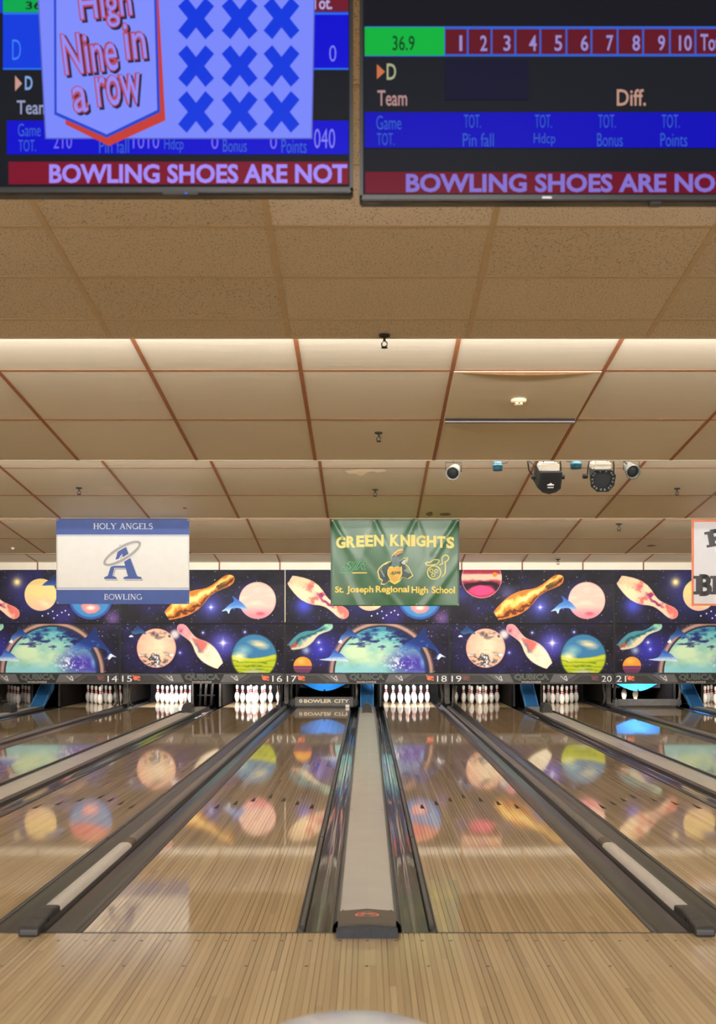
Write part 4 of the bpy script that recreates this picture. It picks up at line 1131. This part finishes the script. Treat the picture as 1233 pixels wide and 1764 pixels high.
# ------------------------------------------------------------------ score screens
TY = 3.75
kt = TY / FPX
M_bezel = mat('bezel_black', (20, 21, 26), .35, var=.1, coat=.3)
M_bezel2 = mat('bezel_grey', (58, 60, 70), .35, var=.1)


def tv(xl, xr, yt, yb, label):
    """all sides given in photo pixels at the plane of the screens"""
    x0, z1 = PX(xl, yt, TY); x1, z0 = PX(xr, yb, TY)
    t = thing('score_screen', label, 'television', ((x0 + x1) / 2, TY, z0), 'score screens')
    W, H = x1 - x0, z1 - z0
    MB().bbox(-W / 2, W / 2, .004, .06, 0, H, .006).build('case', M_bezel, t)
    bz = .012
    for a, c_, d, e in ((-W / 2, W / 2, 0, .020), (-W / 2, W / 2, H - bz, H), (-W / 2, -W / 2 + bz, 0, H), (W / 2 - bz, W / 2, 0, H)):
        MB().bbox(a, c_, -.006, .006, d, e, .003).build('bezel', M_bezel, t)
    MB().box(-W / 2 + .004, W / 2 - .004, -.0075, -.006, .003, .0055).build('bezel_line', M_bezel2, t)
    zc = ceil_z(1, TY + .1) + .02 - z0
    MB().bbox(-.2, .2, .06, .09, H * .3, H * .7, .004).build('mount_plate', M_dark, t)
    MB().tube([(0, .10, H * .5), (0, .10, zc)], .02, 10).build('mount_pole', M_dark, t)
    sc = MB().box(-W / 2 + bz, W / 2 - bz, .002, .004, .016, H - bz).build('screen', mat('screen_off', (8, 9, 12), .18, spec=.15, emit=(22, 27, 37), estr=.7), t)
    ox, oz = t.location.x, t.location.z
    def q(x, y):
        X, Z = PX(x, y, TY); return X - ox, Z - oz
    return t, sc, q


class Screen:
    def __init__(s, sc, q, dim): s.sc, s.q, s.dim, s.l = sc, q, dim, 0

    def y(s): s.l += 1; return .0015 - s.l * .00012

    def rect(s, x0, y0, x1, y1, col, k=1.0, name='panel'):
        a, d = s.q(x0, y0); c, b = s.q(x1, y1)
        return MB().poly2([(a, b), (c, b), (c, d), (a, d)], s.y()).build(name, emit_mat(col, s.dim * k), s.sc)

    def poly(s, pts, col, k=1.0, name='shape'): return MB().poly2([s.q(*p) for p in pts], s.y()).build(name, emit_mat(col, s.dim * k), s.sc)

    def text(s, body, x0, x1, y0, y1, col, k=1.0, bold=.02, shear=0.0, rot=0.0):
        a, d = s.q(x0, y0); c, b = s.q(x1, y1); cx, cz = (a + c) / 2, (b + d) / 2
        ca, sa = math.cos(rot), math.sin(rot)
        wp = (lambda p: (cx + (p[0] - cx) * ca - (p[2] - cz) * sa, p[1], cz + (p[0] - cx) * sa + (p[2] - cz) * ca)) if rot else None
        return put_text('lettering', body, a, c, b, d, s.y(), emit_mat(col, s.dim * k), s.sc, bold, shear, wp)


# left screen
t, sc, q = tv(-26, 608, -30, 333, 'left score screen showing nine blue crosses and a badge')
S = Screen(sc, q, 1.0)
S.rect(-18, -22, 600, 22, (14, 60, 200)); S.rect(5, -20, 66, 21, (0, 168, 78)); S.text('36.9', 44, 92, 2, 16, (10, 40, 30))
S.rect(540, -20, 600, 20, (110, 26, 44)); S.text('Tot.', 536, 572, -6, 16, (180, 170, 220))
S.rect(5, 22, 600, 119, (12, 60, 222)); S.rect(300, 24, 600, 117, (4, 8, 208)); S.rect(5, 117, 600, 120, (40, 110, 240)); S.rect(5, 22, 600, 25, (40, 110, 240))
S.text('D', 21, 36, 68, 103, (60, 130, 245), bold=-.01); S.text('0', 567, 579, 78, 106, (130, 130, 250), bold=-.01)
S.poly([(26, 130), (38, 144), (26, 157)], (200, 150, 140)); S.text('D', 43, 56, 131, 155, (130, 165, 220)); S.text('Team', 29, 84, 173, 197, (150, 155, 190), bold=.01)
S.rect(12, 208, 600, 266, (6, 8, 205))
C1 = (60, 100, 200)
S.text('Game', 31, 70, 213, 235, C1, bold=-.005); S.text('TOT.', 32, 62, 241, 261, C1, bold=-.005)
S.text('210', 92, 124, 232, 256, (120, 110, 240), bold=-.005); S.text('Pin fall', 171, 222, 240, 264, C1, bold=-.005); S.text('1010', 229, 274, 232, 256, (120, 110, 240), bold=-.005); S.text('Hdcp', 283, 316, 238, 264, C1, bold=-.005)
S.text('0', 364, 376, 232, 257, (120, 110, 240), bold=-.005); S.text('Bonus', 384, 425, 240, 262, C1, bold=-.005); S.text('0', 465, 477, 232, 257, (120, 110, 240), bold=-.005); S.text('Points', 485, 528, 240, 264, C1, bold=-.005); S.text('040', 541, 577, 222, 256, (130, 125, 245), bold=-.005)
S.rect(15, 279, 600, 318, (122, 18, 42)); S.text('BOWLING SHOES ARE NOT', 85, 598, 283, 316, (160, 138, 246), bold=.03)
# pop-up card
S.poly([(64, -24), (543, -24), (538, 240), (78, 240)], (88, 96, 190)); S.poly([(66, -24), (541, -24), (536, 238), (80, 238)], (122, 136, 250))
S.poly([(112, -24), (272, -24), (285, 208), (188, 252), (113, 215)], (196, 62, 54)); S.poly([(93, -24), (269, -24), (276, 194), (184, 238), (94, 198)], (32, 70, 205)); S.poly([(97, -24), (265, -24), (271, 190), (184, 232), (98, 194)], (128, 142, 252))


def fancy(body, x0, x1, y0, y1, rot):
    S.text(body, x0 + 4, x1 + 4, y0 + 3, y1 + 4, (44, 30, 60), bold=.05, rot=rot, shear=-.05); S.text(body, x0, x1, y0, y1, (176, 74, 96), bold=.045, rot=rot, shear=-.05); S.text(body, x0 + 2.5, x1 - 1, y0 + 2, y1 - 2, (146, 140, 248), bold=.0, rot=rot, shear=-.05)


fancy('High', 134, 228, -26, 50, .09); fancy('Nine', 106, 202, 54, 128, .10); fancy('in', 212, 252, 38, 104, .08); fancy('a', 124, 152, 148, 196, .08); fancy('row', 164, 244, 128, 184, .10)
for cx in (338, 413, 485):
    for cy in (33, 115, 194):
        a_, c_ = 31, 36; tw = 15
        S.poly([(cx - a_, cy - c_ + tw), (cx - a_ + tw, cy - c_), (cx, cy - tw * 1.05), (cx + a_ - tw, cy - c_), (cx + a_, cy - c_ + tw), (cx + tw * .95, cy), (cx + a_, cy + c_ - tw), (cx + a_ - tw, cy + c_), (cx, cy + tw * 1.05), (cx - a_ + tw, cy + c_), (cx - a_, cy + c_ - tw), (cx - tw * .95, cy)], (10, 56, 222), name='cross_mark')
MB().box(-.02, .10, -.010, -.004, -.008, .004).build('sensor_bar', M_dark, t); MB().box(.055, .063, -.011, -.009, -.006, -.001).build('power_light', emit_mat((60, 110, 255), 1.0), t)

# right screen
t, sc, q = tv(619, 1253, -18, 346, 'right score screen showing frame numbers one to ten')
S = Screen(sc, q, .72)
S.rect(628, -10, 1244, 44, (24, 26, 36)); S.rect(628, 97, 1244, 194, (32, 38, 48), .8)
S.rect(628, 45, 1244, 97, (60, 110, 235)); S.rect(628, 46.5, 765, 95.5, (6, 205, 72)); S.text('36.9', 676, 714, 61, 87, (14, 70, 40), bold=.01)
xs = [767, 805, 846, 887, 930, 975, 1018, 1063, 1107, 1153, 1197, 1245]
for i in range(11):
    S.rect(xs[i] + (0 if i == 0 else 2), 50, xs[i + 1] - 1, 93, (112, 24, 42))
nx = [(791, 796), (827, 839), (867, 879), (911, 924), (955, 968), (1000, 1013), (1044, 1056), (1089, 1102), (1133, 1145), (1169, 1191)]
for i, (a_, c_) in enumerate(nx): S.text(str(i + 1), a_, c_, 61, 88, (172, 160, 236), bold=.015)
S.text('Tot.', 1206, 1243, 59, 88, (172, 160, 236), bold=.015)
S.poly([(649, 111), (663, 124), (649, 137)], (232, 130, 80)); S.text('D', 666, 682, 110, 138, (196, 200, 160), bold=.01)
S.text('Team', 650, 701, 156, 183, (206, 160, 160), bold=.012); S.text('Diff.', 1062, 1112, 154, 183, (220, 170, 150), bold=.012)
S.rect(628, 194, 1244, 255, (6, 6, 214))
for a_, bdy, xa, xb, x2 in ((0, 'Pin fall', 797, 850, 828), (1, 'Hdcp', 919, 956, 950), (2, 'Bonus', 1028, 1072, 1060), (3, 'Points', 1137, 1183, 1170)):
    S.text('TOT.', xa + 2, x2, 198, 221, (60, 110, 225), bold=-.005); S.text(bdy, xa, xb, 230, 253, (60, 110, 225), bold=-.005)
S.text('Game', 648, 691, 200, 224, (60, 110, 225), bold=-.005); S.text('TOT.', 649, 679, 230, 251, (60, 110, 225), bold=-.005)
S.rect(629, 297, 1244, 334, (124, 14, 44)); S.text('BOWLING SHOES ARE NO', 699, 1231, 300, 332, (150, 130, 236), bold=.03)
S.rect(766, 104, 910, 172, (40, 44, 92), .35, 'faded_panel')
MB().box(-.006, .026, -.010, -.005, .004, .011).build('maker_badge', mat('badge_silver', (170, 172, 180), .3, metal=.5, var=.05), t); MB().bbox(.36, .40, .0, .03, -.012, .001, .003).build('sensor_foot', M_bezel, t)

# ------------------------------------------------------------------ sprinklers, smoke detector
spk = [(1, 662, 577, 'sprinkler head at the lip of the dotted ceiling'), (2, 652, 745, 'sprinkler head near the lip of the second ceiling section'), (3, 646, 843, 'sprinkler head in front of the green banner'),
       (3, 136, 840, 'sprinkler head above the blue and white banner'), (3, 1166, 841, 'sprinkler head right of the stage lights'), (4, 1066, 902, 'sprinkler head between green and white banners'), (5, 961, 963, 'sprinkler head just above the mural panels')]
esc = MB().lathe([(.038, 0), (.036, -.010), (.018, -.016), (.012, -.018)], 16).mesh('escutcheon', True); esc.materials.append(M_dark)
frm = MB().tube([(0, 0, -.01), (0, 0, -.042)], .009, 8).tube([(-.004, 0, -.04), (-.02, 0, -.055), (-.018, 0, -.072), (0, 0, -.082)], .0045, 6).tube([(.004, 0, -.04), (.02, 0, -.055), (.018, 0, -.072), (0, 0, -.082)], .0045, 6).mesh('frame_arms'); frm.materials.append(M_dark)
dfl = MB().lathe([(.006, -.080), (.022, -.083), (.024, -.087), (.005, -.088)], 12).mesh('deflector'); dfl.materials.append(M_dark)
for i, x, y, lab in spk:
    X, l, Y = on_ceiling(i, x, y)
    s = thing('sprinkler', lab, 'sprinkler', (X, Y, ceil_z(i, Y) - .001), 'ceiling sprinklers')
    k = 1.0 if i < 4 else 1.25
    for nm, me in (('escutcheon', esc), ('frame_arms', frm), ('deflector', dfl)):
        o = link(nm, me, None, s); o.scale = (k, k, k)
        o.rotation_euler = (0, 0, R.uniform(-.5, .5))
X, l, Y = on_ceiling(2, 893, 686)
s = thing('smoke_detector', 'round cream smoke detector on the loose ceiling tile', 'smoke detector', (X, Y, ceil_z(2, Y) - .015))
M_sd = mat('detector_cream', (240, 226, 190), .5, var=.02)
MB().lathe([(.068, .004), (.068, -.012), (.060, -.022), (.045, -.026)], 28).build('base', M_sd, s, smooth=True)
MB().lathe([(.042, -.024), (.042, -.040), (.034, -.046), (.01, -.047)], 24).build('chamber', M_sd, s, smooth=True)
for a in range(6): MB().box(-.010, .010, -.0435, -.040, -.040, -.030).build('vent_slot', M_dark, s, rot=(0, 0, a * math.pi / 3))
X, l, Y = on_ceiling(4, 22, 943)
s = thing('ceiling_light_button', 'tiny round white fitting on the ceiling left of the blue banner', 'ceiling fitting', (X, Y, ceil_z(4, Y)))
MB().lathe([(.03, .0), (.03, -.012), (.02, -.03), (.006, -.038)], 16).build('cup', mat('fitting_white', (236, 232, 224), .4, var=.02), s, smooth=True)
MB().lathe([(.042, .001), (.042, -.006)], 16).build('rim', M_metal_b, s)

# ------------------------------------------------------------------ stage lights under the third section
LY = 11.74
M_lb = mat('lamp_black', (26, 27, 29), .6, spec=.25, var=.15, scale=12); M_lw = mat('lamp_white', (176, 174, 170), .45, var=.08)
M_lg = mat('lamp_grey', (96, 100, 102), .4, metal=.3, var=.15)
M_lt = mat('lamp_teal', (10, 62, 82), .35, var=.1)


def hang(o, x, z_from, dx=0.0):
    MB().tube([(x, 0, z_from), (x + dx, 0, ceil_z(3, LY) - o.location.z - .002)], .007, 6).build('hanger_rod', M_lb, o)


def place(x, y, name, lab, grp=None):
    X, Z = PX(x, y, LY); return thing(name, lab, 'stage light', (X, LY, Z), grp)


def oriented(mb, d):
    """turn lathe axis (+Z) to direction d"""
    qn = Vector((0, 0, 1)).rotation_difference(Vector(d).normalized()).to_matrix(); mb.v = [tuple(qn @ Vector(p)) for p in mb.v]; return mb


def can_lamp(x, y, d, lab, mbody):
    o = place(x, y, 'spotlight', lab, 'small can spotlights')
    oriented(MB().lathe([(.030, -.15), (.052, -.13), (.062, -.06), (.074, .04), (.078, .07), (.066, .07), (.060, .05)], 22), d).build('can', mbody, o, smooth=True)
    oriented(MB().lathe([(.060, .048), (.058, .056), (.02, .058)], 22), d).build('lens', mat('lens_dark', (40, 44, 46), .5, var=.1, spec=.2), o, smooth=True)
    MB().tube([(-.08, 0, .0), (-.085, 0, .10), (.085, 0, .10), (.08, 0, 0)], .006, 6).build('yoke', M_lb, o)
    hang(o, 0, .10)
    return o


can_lamp(781, 813, (-.25, -1, -.45), 'small pale can spotlight, leftmost of the stage lights', mat('lamp_pale', (128, 128, 126), .45, var=.08))
o = can_lamp(1087, 810, (.1, -1, -.5), 'small grey can spotlight, rightmost of the stage lights', M_lg)
MB().tube([(-.03, .02, .06), (-.10, .02, .12), (-.14, .02, .22), (-.16, .02, .30)], .006, 6).build('cable', M_lb, o)
for x, y, lab, w_ in ((857, 802, 'small teal cylinder light between can and large box light', .052), (992, 799, 'small teal cylinder light between the two large stage lights', .058)):
    o = place(x, y, 'mini_light', lab, 'small teal lights')
    MB().lathe([(w_ * .9, -.055), (w_, -.05), (w_, .035), (w_ * .85, .05), (w_ * .3, .055)], 20).build('drum', M_lt, o, smooth=True)
    MB().lathe([(w_ * 1.06, -.012), (w_ * 1.06, .006)], 20).build('band', mat('lamp_teal_light', (18, 82, 104), .35, var=.08), o, smooth=True)
    hang(o, 0, .05); sg = -1 if x > 900 else 1; MB().tube([(sg * w_, 0, .02), (sg * (w_ + .05), 0, .03), (sg * (w_ + .07), 0, .09)], .005, 6).build('cable', M_lb, o)

# large box light with white lettering
o = place(943, 823, 'box_light', 'large black box stage light with white emblem', 'large stage lights'); o.rotation_euler = (math.radians(14), 0, 0)
f = lambda p: [((x - 943) * LY / FPX, (823 - y) * LY / FPX) for x, y in p]
front = f([(927, 812), (965, 812), (963, 840), (955, 846), (943, 849), (932, 846), (923, 838)])
bd = MB(); n = len(front); back = [(x * .92 - .03, z * .9 + .055) for x, z in front]
bd.add([(x, -.12, z) for x, z in front] + [(x, .12, z) for x, z in back], [(i, (i + 1) % n, n + (i + 1) % n, n + i) for i in range(n)] + [tuple(range(n)), tuple(range(2 * n - 1, n - 1, -1))]).build('housing', M_lb, o)
MB().bbox(-.10, .11, -.08, .14, .06, .16, .02).build('white_top', M_lw, o)
MB().poly2([(x * .82 + .005, z * .82 - .0) for x, z in front], -.1225).build('front_plate', mat('lamp_front', (22, 22, 24), .6, spec=.2, var=.1), o)
for s in (-1, 1):
    MB().lathe([(.022, -.02), (.026, 0), (.022, .02)], 12).build('clamp_knob', M_black, o, (s * .155, -.02, .01), (0, math.pi / 2, 0)); MB().tube([(s * .138, -.02, .0), (s * .13, -.02, .13), (s * .11, -.02, .25)], .008, 6).build('yoke_arm', M_lb, o)
mk = MB()
for q_ in range(5): mk.seg2((-.014 + q_ * .013, -.096), (-.008 + q_ * .013, -.081), .006, -.124)
mk.seg2((-.018, -.089), (.046, -.089), .005, -.124)
mk.seg2((-.02, -.062), (.05, -.062), .012, -.124); mk.poly2([(-.005, -.056), (.035, -.056), (.015, -.040)], -.124); mk.build('emblem', M_white, o)
hang(o, -.05, .16); hang(o, .07, .16)
MB().tube([(-.15, 0, .02), (-.20, 0, .08), (-.22, 0, .18), (-.235, 0, .28)], .009, 6).build('cable', M_lb, o); MB().tube([(-.13, .03, .12), (-.18, .03, .16), (-.30, .03, .22), (-.42, .03, .27)], .006, 6).build('cable', M_lb, o)

# large octagonal light with ribbed rim
o = place(1034, 822, 'ribbed_light', 'large black octagonal stage light with ribbed rim', 'large stage lights'); o.rotation_euler = (math.radians(16), 0, 0)
f = lambda p: [((x - 1034) * LY / FPX, (822 - y) * LY / FPX) for x, y in p]
rim = f([(1020, 808), (1050, 808), (1057, 817), (1055, 834), (1046, 845), (1026, 845), (1015, 836), (1013, 819)])
bd = MB(); n = len(rim); back = [(x * .78, z * .8 + .06) for x, z in rim]
bd.add([(x, -.10, z) for x, z in rim] + [(x, .12, z) for x, z in back], [(i, (i + 1) % n, n + (i + 1) % n, n + i) for i in range(n)] + [tuple(range(2 * n - 1, n - 1, -1))])
inner = [(x * .66, z * .66) for x, z in rim]
bd.add([(x, -.10, z) for x, z in rim] + [(x, -.095, z) for x, z in inner], [(i, (i + 1) % n, n + (i + 1) % n, n + i) for i in range(n)]).build('housing', M_lb, o)
MB().poly2(inner, -.085).build('lens', mat('lens_dark', (0, 0, 0)), o)
for i in range(n):
    a_, b2 = Vector(rim[i]) * .9, Vector(rim[(i + 1) % n]) * .9
    for tt in (.3, .7):
        p = a_.lerp(b2, tt); p2 = p * .83
        r_ = MB(); d_ = (b2 - a_).normalized() * .008
        r_.add([(p.x - d_.x, -.108, p.y - d_.y), (p.x + d_.x, -.108, p.y + d_.y), (p2.x + d_.x, -.104, p2.y + d_.y), (p2.x - d_.x, -.104, p2.y - d_.y), (p.x - d_.x, -.09, p.y - d_.y), (p.x + d_.x, -.09, p.y + d_.y), (p2.x + d_.x, -.09, p2.y + d_.y), (p2.x - d_.x, -.09, p2.y - d_.y)], [(0, 1, 2, 3), (0, 4, 5, 1), (2, 6, 7, 3), (1, 5, 6, 2), (3, 7, 4, 0)]).build('rib', M_lg, o)
MB().bbox(-.10, .10, -.06, .14, .07, .165, .02).build('white_top', M_lw, o)
for s in (-1, 1):
    MB().tube([(s * .14, 0, .01), (s * .135, 0, .12), (s * .115, 0, .24)], .008, 6).build('yoke_arm', M_lb, o)
MB().lathe([(.024, -.025), (.028, 0), (.024, .025)], 12).build('clamp_knob', M_black, o, (-.165, -.01, .012), (0, math.pi / 2, 0))
hang(o, -.06, .16); hang(o, .06, .16)

# ------------------------------------------------------------------ ball return on the approach, its hood just in view
o = thing('ball_return', 'silver domed ball return hood at the bottom edge in front of the lanes', 'ball return', (-.033, 2.43, 0))
M_hood = mat('hood_silver', (196, 197, 200), .28, metal=.35, var=.04, coat=.5)
v = []; f_ = []; nu, nv = 28, 10
for j in range(nv + 1):
    ph = math.pi / 2 * j / nv
    for i in range(nu):
        a = 2 * math.pi * i / nu; cx_, sx_ = math.cos(a), math.sin(a)
        r_ = math.cos(ph)
        v.append((.30 * r_ * math.copysign(abs(cx_) ** .85, cx_), .46 * r_ * math.copysign(abs(sx_) ** .85, sx_), .43 + .15 * math.sin(ph)))
for j in range(nv):
    for i in range(nu): f_.append((j * nu + i, j * nu + (i + 1) % nu, (j + 1) * nu + (i + 1) % nu, (j + 1) * nu + i))
MB().add(v, f_).build('hood', M_hood, o, smooth=True)
MB().bbox(-.16, .16, -.30, .30, 0, .36, .02).build('pedestal', M_rubber, o)
MB().bbox(-.31, .31, -.95, .47, .36, .43, .03).build('ball_tray', M_rail, o)
MB().bbox(-.20, .20, -.80, -.45, 0, .36, .02).build('pedestal', M_rubber, o)
